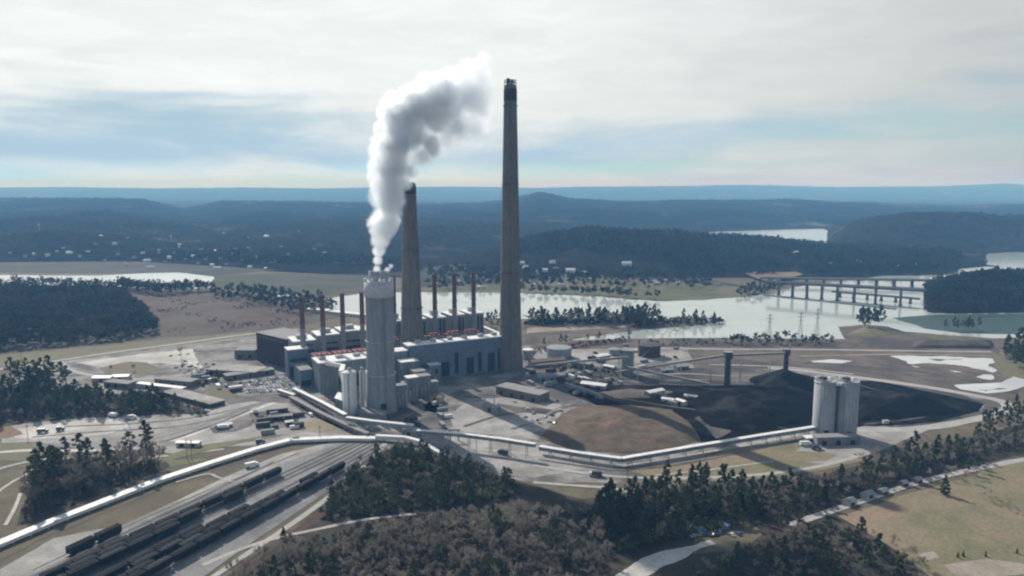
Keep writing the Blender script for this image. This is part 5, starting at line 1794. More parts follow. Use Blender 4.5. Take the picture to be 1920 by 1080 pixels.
def make_truck(cab, box, L=7.5):
    t = thing('lorry', '', 'truck')
    mb = MB()
    mb.box((-.8, 0, 2.1), (L - 2.2, 2.4, 2.6))
    mb.build('cargo_box', M[box], t, world=False)
    mb = MB()
    x = L / 2 - .9
    prof = [(x - .85, .6), (x + .95, .6), (x + .95, 1.5), (x + .6, 2.5), (x - .85, 2.55)]
    n = len(prof)
    vs = [(a, -1.1, z) for a, z in prof] + [(a, 1.1, z) for a, z in prof]
    mb.grid(vs, [tuple(range(n)), tuple(range(2 * n - 1, n - 1, -1))] + [((i + 1) % n, i, n + i, n + (i + 1) % n) for i in range(n)])
    cb = mb.build('cab', M[cab], t, world=False)
    mb = MB()
    mb.grid([(x + .96, -.95, 1.55), (x + .96, .95, 1.55), (x + .64, .95, 2.42), (x + .64, -.95, 2.42)], [(0, 1, 2, 3)])
    mb.build('windscreen', M['glass_dark'], cb, world=False)
    mb = MB()
    mb.box((0, 0, .7), (L - .6, 1.0, .25))
    mb.build('chassis', M['dark_steel'], t, world=False)
    for wx in (-L / 2 + 1.3, -L / 2 + 2.4, L / 2 - 1.2):
        for sy in (-1, 1):
            mb = MB()
            mb.tube((wx, sy * .85, .48), (wx, sy * 1.15, .48), .48, n=10)
            mb.build('wheel', M['rubber'], t, world=False)
    return t


cars = {k: make_car('paint_' + k) for k in ('white', 'silver', 'dark', 'red', 'blue')}
used = set()


def put_car(p, rz, kind, label, group):
    o = cars[kind] if kind not in used else copy_tree(cars[kind])
    used.add(kind)
    o.location = (p.x, p.y, .25)
    o.rotation_euler = (0, 0, rz)
    o['label'] = label
    if group:
        o['group'] = group
    elif 'group' in o:
        del o['group']
    return o


kinds = ['white'] * 9 + ['silver'] * 6 + ['dark'] * 4 + ['red', 'blue']
rr = random.Random(3)
names = {'white': 'white', 'silver': 'silver grey', 'dark': 'dark', 'red': 'red', 'blue': 'blue'}
cnt = 0
lotA = [(448, 738), (472, 712), (545, 702), (590, 706), (588, 726), (552, 732), (500, 737)]


def inside(poly, x, y):
    c = False
    n = len(poly)
    for i in range(n):
        x0, y0 = poly[i]
        x1, y1 = poly[(i + 1) % n]
        if (y0 > y) != (y1 > y) and x < (x1 - x0) * (y - y0) / (y1 - y0) + x0:
            c = not c
    return c


lw = [tuple(P(x, y).xy) for x, y in lotA]
xs_, ys_ = [p[0] for p in lw], [p[1] for p in lw]
row = 0
v = -30.0
while v < 130:
    u = -60.0
    while u < 160:
        p = Vector((sum(xs_) / len(xs_), sum(ys_) / len(ys_), 0)) + A_ * (u - 50) + N_ * (v - 50)
        if inside(lw, p.x, p.y) and rr.random() < .86 and cnt < 240:
            k = rr.choice(kinds)
            put_car(p, math.atan2(N_.y, N_.x) + (math.pi if rr.random() < .4 else 0) + rr.uniform(-.04, .04), k, '%s car in the crowded parking lot left of the silver chimney' % names[k], '%s cars in the big parking lot' % names[k])
            cnt += 1
        u += 2.9
    row += 1
    v += 5.6 if row % 2 else 9.0
for i, (px, py) in enumerate([(355, 688), (366, 690), (378, 693), (330, 690), (400, 700), (388, 697), (345, 700), (410, 706), (320, 668), (336, 666), (352, 664), (300, 740), (424, 706)]):
    k = kinds[(i * 5) % len(kinds)]
    put_car(P(px, py), .5 + .1 * i, k, '%s car parked near the loop road lawn' % names[k], '%s cars near the left lawn' % names[k])
for i, (px, py) in enumerate([(990, 768), (1000, 776), (1008, 789), (1012, 794), (1030, 792), (1040, 795), (1022, 783), (998, 790), (1035, 780), (1050, 770), (985, 783), (1045, 752), (965, 754)]):
    k = kinds[(i * 7 + 2) % len(kinds)]
    put_car(P(px, py), .2 + .7 * i, k, '%s pickup sized car on the pale work ground left of the mound' % names[k], '%s cars on the work ground' % names[k])

TR = [('truck on the grey gravel road beside the coal trains, white box', 472, 876, 'white', 'white', .62, 9.5), ('dark tipper truck under the elevated conveyor', 943, 852, 'dark', 'dark', 2.6, 8), ('dark truck with white cab on the lane by the wood', 1117, 893, 'white', 'dark', 3.0, 9),
      ('white truck beside the twin silos', 1510, 836, 'white', 'white', .1, 9), ('silver truck leaving the silo pad', 1530, 843, 'silver', 'dark', .3, 8), ('red truck by the power house corner', 815, 760, 'red', 'silver', 1.2, 8),
      ('white truck on the apron beside the dark left trees', 212, 782, 'white', 'white', 2.9, 8), ('dark machine on the whiter gravel patch', 80, 812, 'dark', 'dark', .2, 8), ('second dark machine on the whiter gravel patch', 113, 808, 'dark', 'dark', .4, 6),
      ('white lorry on the apron before the pale flat shed', 420, 804, 'white', 'white', .3, 8), ('truck with a dark box near the white conveyor bend', 557, 828, 'dark', 'dark', .2, 7), ('dark truck parked by the white conveyor', 488, 832, 'dark', 'dark', .3, 7),
      ('white trailer truck by the round lawn', 246, 786, 'white', 'silver', .5, 8), ('dark loader truck with a silver bed on the haul ring', 1662, 796, 'dark', 'silver', .1, 7), ('white box truck near the yard tank', 1068, 700, 'white', 'white', .4, 8), ('silver box truck near the long workshop', 1080, 740, 'silver', 'silver', .9, 8),
      ('white box truck behind the brown workshop', 1030, 678, 'white', 'white', .1, 8), ('dark box truck beside the workshop row', 1078, 708, 'dark', 'dark', 1.4, 8), ('white truck near the dark brown tank', 1180, 668, 'white', 'white', .2, 9)]
for lab, px, py, c, b, rz, L in TR:
    t = make_truck('paint_' + c, 'paint_' + b, L)
    p = P(px, py)
    t.location = (p.x, p.y, .25)
    t.rotation_euler = (0, 0, rz)
    t['label'] = lab

# containers and machine boxes scattered over the yard
def make_container(m):
    t = thing('storage_container', '', 'container')
    mb = MB()
    mb.box((0, 0, 1.4), (6.1, 2.5, 2.6))
    for k in range(12):
        for sy in (-1, 1):
            mb.box((-2.75 + .5 * k, sy * 1.28, 1.4), (.22, .08, 2.4))
    mb.build('shell', M[m], t, world=False)
    mb = MB()
    mb.box((3.08, 0, 1.4), (.08, 2.3, 2.4))
    mb.build('door', M['dark_steel'], t, world=False)
    return t


CK = {'white': make_container('paint_white'), 'rust': make_container('tank_brown'), 'grey': make_container('tank_grey'), 'dark': make_container('dark_steel')}
cused = set()
rr = random.Random(21)
for poly, n, where_ in (([(985, 700), (1060, 690), (1180, 712), (1160, 730), (1080, 744), (1000, 735)], 34, 'in the yard right of the tall chimney'),
                        ([(1000, 665), (1140, 645), (1280, 655), (1300, 680), (1200, 690), (1080, 682)], 22, 'among the tanks near the river'),
                        ([(480, 775), (560, 765), (600, 790), (590, 812), (500, 815), (470, 795)], 14, 'on the gravel apron before the parking lot'),
                        ([(740, 790), (800, 770), (850, 760), (860, 800), (790, 808)], 9, 'in the yard at the foot of the silver chimney'),
                        ([(380, 690), (430, 720), (470, 740), (440, 745), (400, 735), (360, 712)], 12, 'around the left offices'),
                        ([(1190, 735), (1330, 735), (1330, 765), (1220, 757)], 8, 'on the dark coal edge')):
    w_ = [tuple(P(x, y).xy) for x, y in poly]
    got = 0
    while got < n:
        x = rr.uniform(min(p[0] for p in w_), max(p[0] for p in w_))
        y = rr.uniform(min(p[1] for p in w_), max(p[1] for p in w_))
        if not inside(w_, x, y):
            continue
        got += 1
        k = rr.choice(['white', 'rust', 'grey', 'dark', 'dark', 'grey'])
        o = CK[k] if k not in cused else copy_tree(CK[k])
        cused.add(k)
        o.location = (x, y, .3)
        o.rotation_euler = (0, 0, FROT + rr.choice([0, 1.57]) + rr.uniform(-.1, .1))
        f_ = rr.uniform(.8, 1.4)
        o.scale = (f_ * rr.uniform(.8, 1.6), f_, f_)
        o['label'] = k + ' container ' + where_
        o['group'] = k + ' containers ' + where_

# blue scrap yard at the bottom right clearing
rr = random.Random(8)
for i in range(26):
    px, py = rr.uniform(1275, 1390), rr.uniform(975, 1008)
    k = rr.choice(['blue', 'white', 'silver', 'dark', 'blue'])
    put_car(P(px, py), rr.uniform(0, 3), k, '%s car in the shaded blue scrap yard at the lower right' % names[k], '%s cars in the scrap yard' % names[k])
for i, (px, py, w) in enumerate(((1290, 992, 7), (1322, 985, 9), (1352, 994, 8), (1372, 984, 6), (1310, 1004, 6))):
    low_shed('tarp_shelter', 'blue tarp shelter in the scrap yard, %s from the left' % ('first', 'third', 'fourth', 'fifth', 'second')[i], 'shelter', P(px, py), P(px + w * 2, py - 2), 5, 2.4, 'blue_tarp', 'blue_tarp', .8)

# ------------------------------------------------------------------ houses across the river
def make_house(w, d, h, wall, roof):
    t = thing('house', '', 'house')
    mb = MB()
    mb.prism([(-w / 2, -d / 2), (w / 2, -d / 2), (w / 2, d / 2), (-w / 2, d / 2)], -9, h)
    g = d * .32
    for x in (-w / 2, w / 2):
        mb.face([(x, -d / 2, h), (x, d / 2, h), (x, 0, h + g)])
    mb.build('wall', M[wall], t, world=False)
    mb = MB()
    for s in (-1, 1):
        k = [(-w / 2 - .5, s * (d / 2 + .6), h - .25), (w / 2 + .5, s * (d / 2 + .6), h - .25), (w / 2 + .5, 0, h + g + .12), (-w / 2 - .5, 0, h + g + .12)]
        mb.face(k if s < 0 else k[::-1])
    mb.box((w * .25, d * .1, h + g + .3), (.9, .9, 1.6))
    mb.build('roof', M[roof], t, world=False)
    for x in (-w * .3, w * .1, w * .34):
        mb = MB()
        mb.box((x, -d / 2 - .03, h * .55), (1.3, .12, 1.3))
        mb.build('window', M['glass_dark'], t, world=False)
    mb = MB()
    mb.box((-w * .08, -d / 2 - .03, 1.05), (1.1, .12, 2.1))
    mb.build('door', M['brown_clad'], t, world=False)
    return t


HK = [make_house(18, 10, 4.5, 'white_paint', 'white_roof'), make_house(15, 9, 4, 'beige_wall', 'tar_roof'), make_house(16, 10, 5, 'brown_clad', 'steel'), make_house(30, 14, 5, 'white_paint', 'white_roof')]
hn = ['white house', 'beige house', 'brown house', 'long white house']
hused = set()
where = [('in the town across the river, right of the tall chimney', [(985, 506), (1000, 520), (1010, 515), (1022, 512), (1035, 524), (1042, 508), (1058, 520), (1070, 512), (1080, 530), (1052, 536), (1005, 536), (990, 530), (1066, 526), (1095, 516), (1110, 526), (1130, 520), (1150, 532), (1175, 500), (1180, 502), (1225, 530), (1210, 528), (1232, 534), (1248, 528), (1270, 533), (1312, 530), (1345, 534), (1036, 496), (975, 498), (965, 515), (970, 528)]),
         ('in the town across the river between the two tall chimneys', [(812, 520), (826, 512), (850, 516), (868, 506), (890, 520), (905, 512), (915, 528), (930, 518), (860, 530), (820, 536), (902, 540)]),
         ('on the wooded slope across the river at the left', [(64, 480), (131, 478), (197, 489), (236, 493), (237, 497), (299, 474), (299, 479), (337, 462), (337, 468), (349, 487), (398, 498), (408, 504), (372, 495), (466, 468), (469, 502), (499, 505), (527, 466), (464, 450), (433, 480), (455, 488), (318, 486), (283, 503), (20, 478), (48, 484), (90, 482), (108, 476), (150, 484), (165, 476), (222, 482), (252, 486), (268, 478), (276, 490), (310, 492), (325, 478), (362, 484), (378, 472), (386, 488), (415, 486), (425, 498), (442, 470), (478, 486), (512, 492), (540, 480), (575, 488), (610, 478), (640, 490), (590, 470), (190, 446), (240, 450), (300, 452), (420, 440), (500, 446), (560, 436), (180, 462), (215, 460), (120, 470), (350, 478), (405, 474)]),
         ('among the trees behind the bridges', [(1680, 504), (1720, 498), (1762, 495), (1788, 496), (1610, 494), (1845, 490), (1675, 531), (1560, 498), (1490, 478), (1345, 536)])]
dk = ['', '', '']
for gi, (place, lst) in enumerate(where):
    for i, (px, py) in enumerate(lst):
        k = (i * 7 + gi) % 10
        k = 0 if k < (5 if gi != 2 else 3) else 1 if k < 7 else 2 if k < 9 else 3
        o = HK[k] if k not in hused else copy_tree(HK[k])
        hused.add(k)
        p = P(px, py)
        z = 0.0
        # stand it where the sight line first meets the hill
        dvec = ray(px, py)
        for tt in np.linspace(900, 5200, 900):
            q = dvec * (tt / dvec.y)
            hz = max([f(q.x, q.y) for f in HILLS] + [0.0])
            if CAM_H + q.z <= hz + .5:
                p, z = Vector((q.x, q.y, 0)), max(hz + (4.5 if hz > 2 else .3), .3)
                break
        o.location = (p.x, p.y, z)
        o.rotation_euler = (0, 0, random.Random(i + gi * 99).uniform(-.7, .7))
        o.scale = (.68, .68, .68) if gi < 2 else (.58, .58, .62) if gi == 2 else (.55, .55, .6)
        o['label'] = hn[k] + ' ' + place
        o['group'] = hn[k] + 's ' + place
# a pair of water towers / masts on the far slope
for lab, px, py, pt in (('thin pale radio mast rising from the far left slope', 322, 470, 444), ('pale water tower on the far left slope', 74, 440, 422)):
    dvec = ray(px, py)
    q = dvec * (2300 / dvec.y)
    b = Vector((q.x, q.y, max([f(q.x, q.y) for f in HILLS] + [0])))
    H = max(S(px, pt, 2300).z - b.z, 20)
    t = thing('radio_mast', lab, 'mast', b)
    mb = MB()
    mb.tube(b, b + Vector((0, 0, H)), 1.4 if 'mast' in lab else 2.2, .8, n=6)
    mb.build('shaft', M['steel'], t)
    mb = MB()
    mb.lathe(b, [(.5, H - 1), (2.5, H), (2.5, H + 3), (.1, H + 5)], 12)
    mb.build('head', M['white_paint'], t)

# ------------------------------------------------------------------ trees
def leaf_quads(rng, centers, radii, per, size, flat=0.6):
    """little quads scattered in clumps: arrays V, F"""
    V, Fq = [], []
    for c, r in zip(centers, radii):
        n = per
        d = rng.normal(size=(n, 3))
        d /= np.linalg.norm(d, axis=1)[:, None]
        pos = c + d * (r * rng.uniform(.35, 1.0, size=(n, 1))) * np.array([1, 1, flat])
        a = rng.normal(size=(n, 3))
        a /= np.linalg.norm(a, axis=1)[:, None]
        b = np.cross(a, rng.normal(size=(n, 3)))
        b /= np.linalg.norm(b, axis=1)[:, None] + 1e-9
        s = size * rng.uniform(.6, 1.3, size=(n, 1))
        q = np.stack([pos - a * s - b * s * .7, pos + a * s - b * s * .5, pos + a * s * .8 + b * s * .7, pos - a * s * .9 + b * s * .6], 1)
        V.append(q.reshape(-1, 3))
    V = np.concatenate(V)
    Fq = np.arange(len(V)).reshape(-1, 4)
    return V, Fq


def pine_parts(seed, H=20.0, crown_lo=.45, spread=.17, clumps=34, per=15, size=.62):
    rng = np.random.default_rng(seed)
    mb = MB()
    lean = rng.normal(0, .012 * H, 2)
    for k in range(5):
        a, b = k / 5 * .97, (k + 1) / 5 * .97
        mb.tube((lean[0] * a * a, lean[1] * a * a, H * a), (lean[0] * b * b, lean[1] * b * b, H * b), .012 * H * (1 - a) + .05, .012 * H * (1 - b) + .05, n=6, caps=False)
    C, R = [], []
    for k in range(clumps):
        f = crown_lo + (1 - crown_lo) * ((k + rng.uniform(0, 1)) / clumps) ** .9
        w = spread * H * (np.sin(min(1.0, (1 - f) / (1 - crown_lo) * 1.05 + .08) * np.pi * .62)) * rng.uniform(.35, 1.15)
        a = rng.uniform(0, 2 * np.pi)
        z = H * f - w * .1
        c = np.array([lean[0] * f * f + w * np.cos(a), lean[1] * f * f + w * np.sin(a), z])
        C.append(c)
        R.append(H * rng.uniform(.035, .075) * (1.15 - .5 * f))
        if w > .05 * H and k % 2 == 0:
            mb.tube((lean[0] * f * f, lean[1] * f * f, z - w * .25), tuple(c), .09, .04, n=4, caps=False)
    V, Fq = leaf_quads(rng, C, R, per, size)
    return mb, V, Fq


def bare_parts(seed, H=15.0, twigs=420, tw=.085):
    rng = np.random.default_rng(seed)
    mb = MB()
    ends = []

    def grow(p, d, L, r, lvl):
        q = p + d * L
        mb.tube(p, q, r, r * .68, n=5 if lvl < 2 else 3, caps=False)
        if lvl >= 3:
            ends.append((p, q))
            return
        n = (3, 4, 3)[lvl]
        for k in range(n):
            u = Vector(rng.normal(size=3))
            u = (u - d * u.dot(d)).normalized()
            sp = rng.uniform(.45, .85) if lvl else rng.uniform(.35, .7)
            nd_ = (d + u * sp + Vector((0, 0, .18))).normalized()
            st = q if k == 0 else p.lerp(q, rng.uniform(.55, 1))
            grow(st, nd_, L * rng.uniform(.58, .82), r * .6, lvl + 1)

    grow(Vector((0, 0, 0)), Vector((rng.normal(0, .04), rng.normal(0, .04), 1)).normalized(), H * .36, .018 * H, 0)
    V = []
    for k in range(twigs):
        p, q = ends[int(rng.integers(len(ends)))]
        b = np.array(p.lerp(q, rng.uniform(.2, 1.05)))
        d = np.array((q - p).normalized()) * .7 + rng.normal(size=3) * .6 + np.array([0, 0, .25])
        d /= np.linalg.norm(d)
        L = H * rng.uniform(.05, .12)
        s = np.cross(d, rng.normal(size=3))
        s = s / (np.linalg.norm(s) + 1e-9) * tw * rng.uniform(.6, 1.4)
        m1 = b + d * L * .55 + rng.normal(size=3) * L * .08
        V += [b - s, b + s, m1 + s * .8, m1 - s * .8]
        V += [m1 - s * .8, m1 + s * .8, b + d * L + s * .25, b + d * L - s * .25]
    V = np.array(V)
    return mb, V, np.arange(len(V)).reshape(-1, 4)


def cedar_parts(seed, H=12.0):
    rng = np.random.default_rng(seed)
    mb = MB()
    mb.tube((0, 0, 0), (0, 0, H * .95), .25, .05, n=6, caps=False)
    C, R = [], []
    for k in range(60):
        f = .05 + .93 * (k + rng.uniform(0, 1)) / 60
        w = H * .20 * min(1, (1 - f) * 1.6) * min(1, f * 5 + .4) * rng.uniform(.5, 1.05)
        a = rng.uniform(0, 2 * np.pi)
        C.append(np.array([w * np.cos(a), w * np.sin(a), H * f]))
        R.append(H * .055 * (1.2 - .7 * f))
    V, Fq = leaf_quads(rng, C, R, 16, .4, .9)
    return mb, V, Fq


def tree_proto(name, cat, parts, crown_mat):
    mb, V, Fq = parts
    t = thing(name, '', cat)
    mb.build('trunk', M['bark'], t, world=False)
    np_mesh('crown', V, Fq, M[crown_mat], t)
    return t


PR = {
    'pine': [tree_proto('pine_tree', 'pine tree', pine_parts(s, 20, lo, sp, cl + 14, 18, .52), 'pine_needles') for s, lo, sp, cl in ((1, .32, .22, 38), (2, .26, .25, 42), (3, .40, .21, 34), (4, .30, .19, 36), (5, .36, .27, 40))],
    'tall': [tree_proto('pine_tree', 'pine tree', pine_parts(s, 28, lo, sp, cl, 14, .6), 'pine_needles') for s, lo, sp, cl in ((11, .60, .13, 22), (12, .55, .12, 24), (13, .66, .14, 20))],
    'bare': [tree_proto('bare_tree', 'bare tree', bare_parts(s, 15, 620, .075), 'twigs') for s in (21, 22, 23, 24, 25)],
    'cedar': [tree_proto('cedar_tree', 'cedar tree', cedar_parts(s), 'cedar_needles') for s in (31, 32)],
}
RAW = {
    'pine': [pine_parts(s, 20, .35, .18, 26, 8, 1.0) for s in (51, 52, 53)],
    'bare': [bare_parts(s, 15, 150, .16) for s in (61, 62, 63)],
}
used_p = set()
COUNT = {'pine_tree': 0, 'bare_tree': 0, 'cedar_tree': 0}
OVER = {'pine': [], 'bare': []}
trng = random.Random(42)


def plant(kind, p, scale, label, group):
    protos = PR[kind]
    nm = protos[0].name.split('.')[0]
    if COUNT[nm] >= 298:
        OVER['pine' if nm != 'bare_tree' else 'bare'].append((p, scale * (1.4 if kind == 'tall' else 1)))
        return
    i = trng.randrange(len(protos))
    pr = protos[i]
    o = pr if (kind, i) not in used_p else copy_tree(pr)
    used_p.add((kind, i))
    COUNT[nm] += 1
    o.location = (p.x, p.y, p.z)
    o.rotation_euler = (0, 0, trng.uniform(0, 6.28))
    sx = scale * trng.uniform(.9, 1.12)
    o.scale = (sx, sx, scale * trng.uniform(.9, 1.1))
    o['label'] = label
    if group:
        o['group'] = group
    return o


def scatter(pix, n, sep, zf=None):
    w = [tuple(P(x, y).xy) for x, y in pix]
    x0, x1 = min(p[0] for p in w), max(p[0] for p in w)
    y0, y1 = min(p[1] for p in w), max(p[1] for p in w)
    out, cell, tries = [], {}, 0
    while len(out) < n and tries < n * 60:
        tries += 1
        x, y = trng.uniform(x0, x1), trng.uniform(y0, y1)
        if not inside(w, x, y):
            continue
        k = (int(x // sep), int(y // sep))
        if any((x - q[0]) ** 2 + (y - q[1]) ** 2 < sep * sep for a in (-1, 0, 1) for b in (-1, 0, 1) for q in cell.get((k[0] + a, k[1] + b), [])):
            continue
        cell.setdefault(k, []).append((x, y))
        out.append(Vector((x, y, zf(x, y) if zf else 0.1)))
    return sorted(out, key=lambda p: p.y)


def grove(pix, n, sep, mix, label, group, smin=.75, smax=1.1):
    for p in scatter(pix, n, sep):
        k = trng.choices(list(mix), list(mix.values()))[0]
        lab = label % {'pine': 'green pine', 'tall': 'tall bare trunked pine', 'bare': 'leafless grey brown tree', 'cedar': 'dark cedar'}[k]
        g = group + (' pines' if k in ('pine',) else ' tall pines' if k == 'tall' else ' leafless trees' if k == 'bare' else ' cedars')
        plant(k, p, trng.uniform(smin, smax), lab, g)


# single trees first
o = plant('cedar', P(1771, 928), 1.15, 'lone dark cedar with a long shadow in the pasture beside the road', None)
plant('cedar', P(532, 1010), .62, 'small dark cedar beside the woodland track at the lower left', None)
for px, py, s, lab in ((1905, 770, 1.3, 'dark bushy cedar at the right edge by the haul ring'), (340, 672, .9, 'round leafless tree by the loop road')):
    plant('cedar' if 'cedar' in lab else 'bare', P(px, py), s, lab, None)
plant('cedar', P(408, 716), 1.0, 'dark cedar beside the pale warehouse at the left', None)
plant('bare', P(205, 700), .7, 'leafless tree on the loop road lawn, left one', None)
plant('bare', P(252, 696), .6, 'leafless tree on the loop road lawn, right one', None)

grove([(58, 955), (70, 922), (110, 898), (190, 885), (275, 868), (305, 866), (240, 893), (140, 932), (75, 962)], 20, 4.6, {'tall': 1}, '%s in the grove beside the white conveyor', 'conveyor grove', .85, 1.15)
grove([(45, 972), (55, 925), (110, 892), (200, 878), (300, 864), (312, 868), (240, 898), (140, 938), (60, 970)], 80, 3.0, {'bare': 14, 'pine': 1}, '%s filling the grove beside the white conveyor', 'conveyor grove', .7, 1.25)
grove([(-60, 800), (-40, 748), (60, 735), (130, 738), (200, 752), (300, 757), (316, 772), (250, 780), (120, 785), (0, 795)], 120, 4.0, {'pine': 5, 'bare': 2, 'tall': 1}, '%s in the dark clump left of the two pale poles', 'left clump', .65, .95)
grove([(230, 745), (300, 752), (345, 764), (395, 772), (380, 777), (320, 777), (240, 782), (220, 765)], 60, 3.4, {'pine': 5, 'bare': 2}, '%s in the dark row below the long low office', 'office row', .35, .6)
grove([(2, 752), (10, 738), (60, 728), (125, 732), (128, 750), (60, 758)], 22, 5, {'tall': 2, 'pine': 3}, '%s in the tallest part of the clump at the left edge', 'left edge clump', .95, 1.25)
grove([(598, 975), (640, 905), (700, 856), (745, 845), (830, 858), (890, 882), (960, 908), (985, 925), (880, 948), (760, 962), (680, 968)], 120, 4.2, {'pine': 4, 'bare': 3}, '%s in the dark wedge of wood below the white conveyor', 'dark wedge wood', .5, .8)
grove([(430, 1090), (560, 1035), (700, 995), (880, 978), (1000, 965), (1090, 960), (1120, 1010), (1150, 1060), (1130, 1090)], 185, 4.4, {'bare': 12, 'pine': 1}, '%s in the grey brown wood at the bottom of the photo', 'bottom wood', .6, .95)
grove([(400, 1130), (440, 1088), (1140, 1088), (1120, 1200), (900, 1260), (500, 1260)], 150, 4.6, {'bare': 8, 'pine': 1}, '%s at the very bottom edge of the grey brown wood', 'bottom edge wood', .55, .85)
grove([(1095, 965), (1160, 940), (1230, 935), (1290, 945), (1400, 938), (1425, 965), (1380, 985), (1280, 985), (1240, 1020), (1170, 1035), (1130, 1010)], 120, 3.2, {'pine': 6, 'cedar': 2, 'bare': 1}, '%s in the shaded hollow right of the bottom wood', 'shaded hollow', .55, .85)
grove([(1190, 940), (1235, 915), (1330, 908), (1355, 905), (1400, 935), (1300, 948)], 26, 4.5, {'pine': 6, 'bare': 2}, '%s at the wood edge below the pale lane', 'lane edge', .65, .9)
grove([(1380, 935), (1480, 915), (1590, 895), (1680, 865), (1790, 845), (1840, 858), (1760, 880), (1640, 915), (1540, 948), (1440, 975)], 120, 4.0, {'pine': 4, 'bare': 5, 'cedar': 1}, '%s in the long tree band above the country road', 'tree band', .5, .78)
grove([(1600, 870), (1700, 848), (1790, 830), (1930, 800), (1990, 805), (1990, 835), (1860, 855), (1780, 870), (1680, 885)], 75, 4.4, {'bare': 6, 'pine': 2}, '%s in the grey right end of the tree band', 'tree band end', .6, .85)
grove([(1830, 800), (1930, 780), (2060, 775), (2060, 810), (1930, 815), (1850, 818)], 28, 4.6, {'pine': 5, 'bare': 1}, '%s at the right edge above the tree band', 'right edge', .6, .9)
grove([(1300, 1085), (1390, 1040), (1470, 1000), (1560, 985), (1625, 1010), (1700, 1050), (1760, 1090), (1740, 1180), (1320, 1200)], 110, 4.6, {'bare': 7, 'pine': 2}, '%s in the dark wood at the bottom right', 'bottom right wood', .5, .8)
grove([(1700, 905), (1760, 892), (1830, 878), (1848, 888), (1820, 930), (1790, 905)], 14, 3.6, {'bare': 6, 'pine': 1}, '%s in the hedge between the two pastures', 'pasture hedge', .4, .6)
grove([(1840, 935), (1850, 928), (1940, 975), (1940, 984)], 12, 2.6, {'bare': 6}, '%s in the hedge row running to the right edge', 'right hedge', .3, .42)
grove([(1570, 985), (1600, 990), (1700, 1035), (1740, 1070), (1725, 1075), (1640, 1030)], 24, 2.6, {'bare': 6, 'cedar': 1}, '%s along the lower edge of the pasture', 'pasture edge', .28, .5)
for i, (px, py) in enumerate(((1796, 1046), (1806, 1044), (1848, 1044), (1907, 1038))):
    plant('cedar', P(px, py), .28, ('low dark bush in the pasture corner', 'low dark bush touching another in the pasture corner', 'dark bush at the bare earth of the pasture', 'small dark bush close to the right edge of the pasture')[i], None)
grove([(985, 604), (1060, 603), (1140, 602), (1180, 602), (1238, 603), (1200, 611), (1080, 612), (985, 608)], 110, 3.8, {'pine': 6, 'bare': 3}, '%s on the river spit right of the tall chimney', 'river spit', .8, 1.25)
grove([(886, 604), (940, 606), (940, 618), (886, 612)], 10, 5, {'pine': 3, 'bare': 2}, '%s on the spit just left of the tall chimney', 'spit start', .6, .9)
grove([(1250, 605), (1345, 604), (1355, 606), (1300, 612), (1250, 614)], 18, 5, {'pine': 3, 'bare': 4}, '%s near the tip of the river spit', 'spit tip', .6, .95)
plant('cedar', P(1339, 606), 1.5, 'dark upright tree at the tip of the river spit', None)
grove([(1606, 616), (1622, 611), (1650, 612), (1652, 617), (1625, 620)], 14, 3.4, {'pine': 3, 'bare': 3}, '%s on the islet at the right of the water', 'islet', 1.0, 1.5)
grove([(1768, 617), (1838, 616), (1838, 621), (1770, 622)], 10, 5, {'pine': 5}, '%s standing in the shallows under the headland', 'shallows', .6, .9)
grove([(1866, 676), (1890, 662), (1990, 655), (1990, 700), (1930, 698), (1878, 692)], 55, 5, {'pine': 4, 'bare': 2}, '%s in the clump at the right end of the ash ground', 'ash ground clump', 1.0, 1.5)
grove([(985, 655), (1090, 640), (1180, 628), (1260, 615), (1300, 611), (1200, 632), (1080, 648)], 26, 6, {'bare': 4, 'pine': 1}, '%s along the south shore of the spit', 'spit shore', .45, .7)

# ---- woods that read as one mass
def mass(name, label, pts, raws, material, kind='stuff', cat='wood', smin=.7, smax=1.1):
    VV, FF, base = [], [], 0
    for p in pts:
        fs = None
        if isinstance(p, tuple):
            p, fs = p
        mb, V, Fq = raws[trng.randrange(len(raws))]
        s = fs or trng.uniform(smin, smax)
        a = trng.uniform(0, 6.28)
        ca, sa = math.cos(a) * s, math.sin(a) * s
        W = np.stack([V[:, 0] * ca - V[:, 1] * sa + p.x, V[:, 0] * sa + V[:, 1] * ca + p.y, V[:, 2] * s * trng.uniform(.85, 1.15) + p.z], 1)
        VV.append(W)
        FF.append(Fq + base)
        base += len(V)
    o = np_mesh(name, np.concatenate(VV), np.concatenate(FF), M[material])
    return tag(o, label, cat, None, kind)


def crown_raw(seed, H, R, n, size):
    rng = np.random.default_rng(seed)
    C = [np.array([rng.normal(0, R * .42), rng.normal(0, R * .42), H * rng.uniform(.45, .95)]) for _ in range(n)]
    V, Fq = leaf_quads(rng, C, [R * .5] * n, 4, size, .8)
    return None, V, Fq


FAR = [crown_raw(s, 15, 6, 9, 1.6) for s in range(70, 76)]
FARB = [crown_raw(s, 13, 5.5, 9, 1.15) for s in range(80, 86)]

if OVER['bare']:
    mass('woods', 'leafless brush filling the nearby woods between the single trees', OVER['bare'], RAW['bare'], 'twigs', smin=.55, smax=.85)
if OVER['pine']:
    mass('woods', 'evergreen growth filling the nearby woods between the single trees', OVER['pine'], RAW['pine'], 'pine_needles', smin=.5, smax=.8)
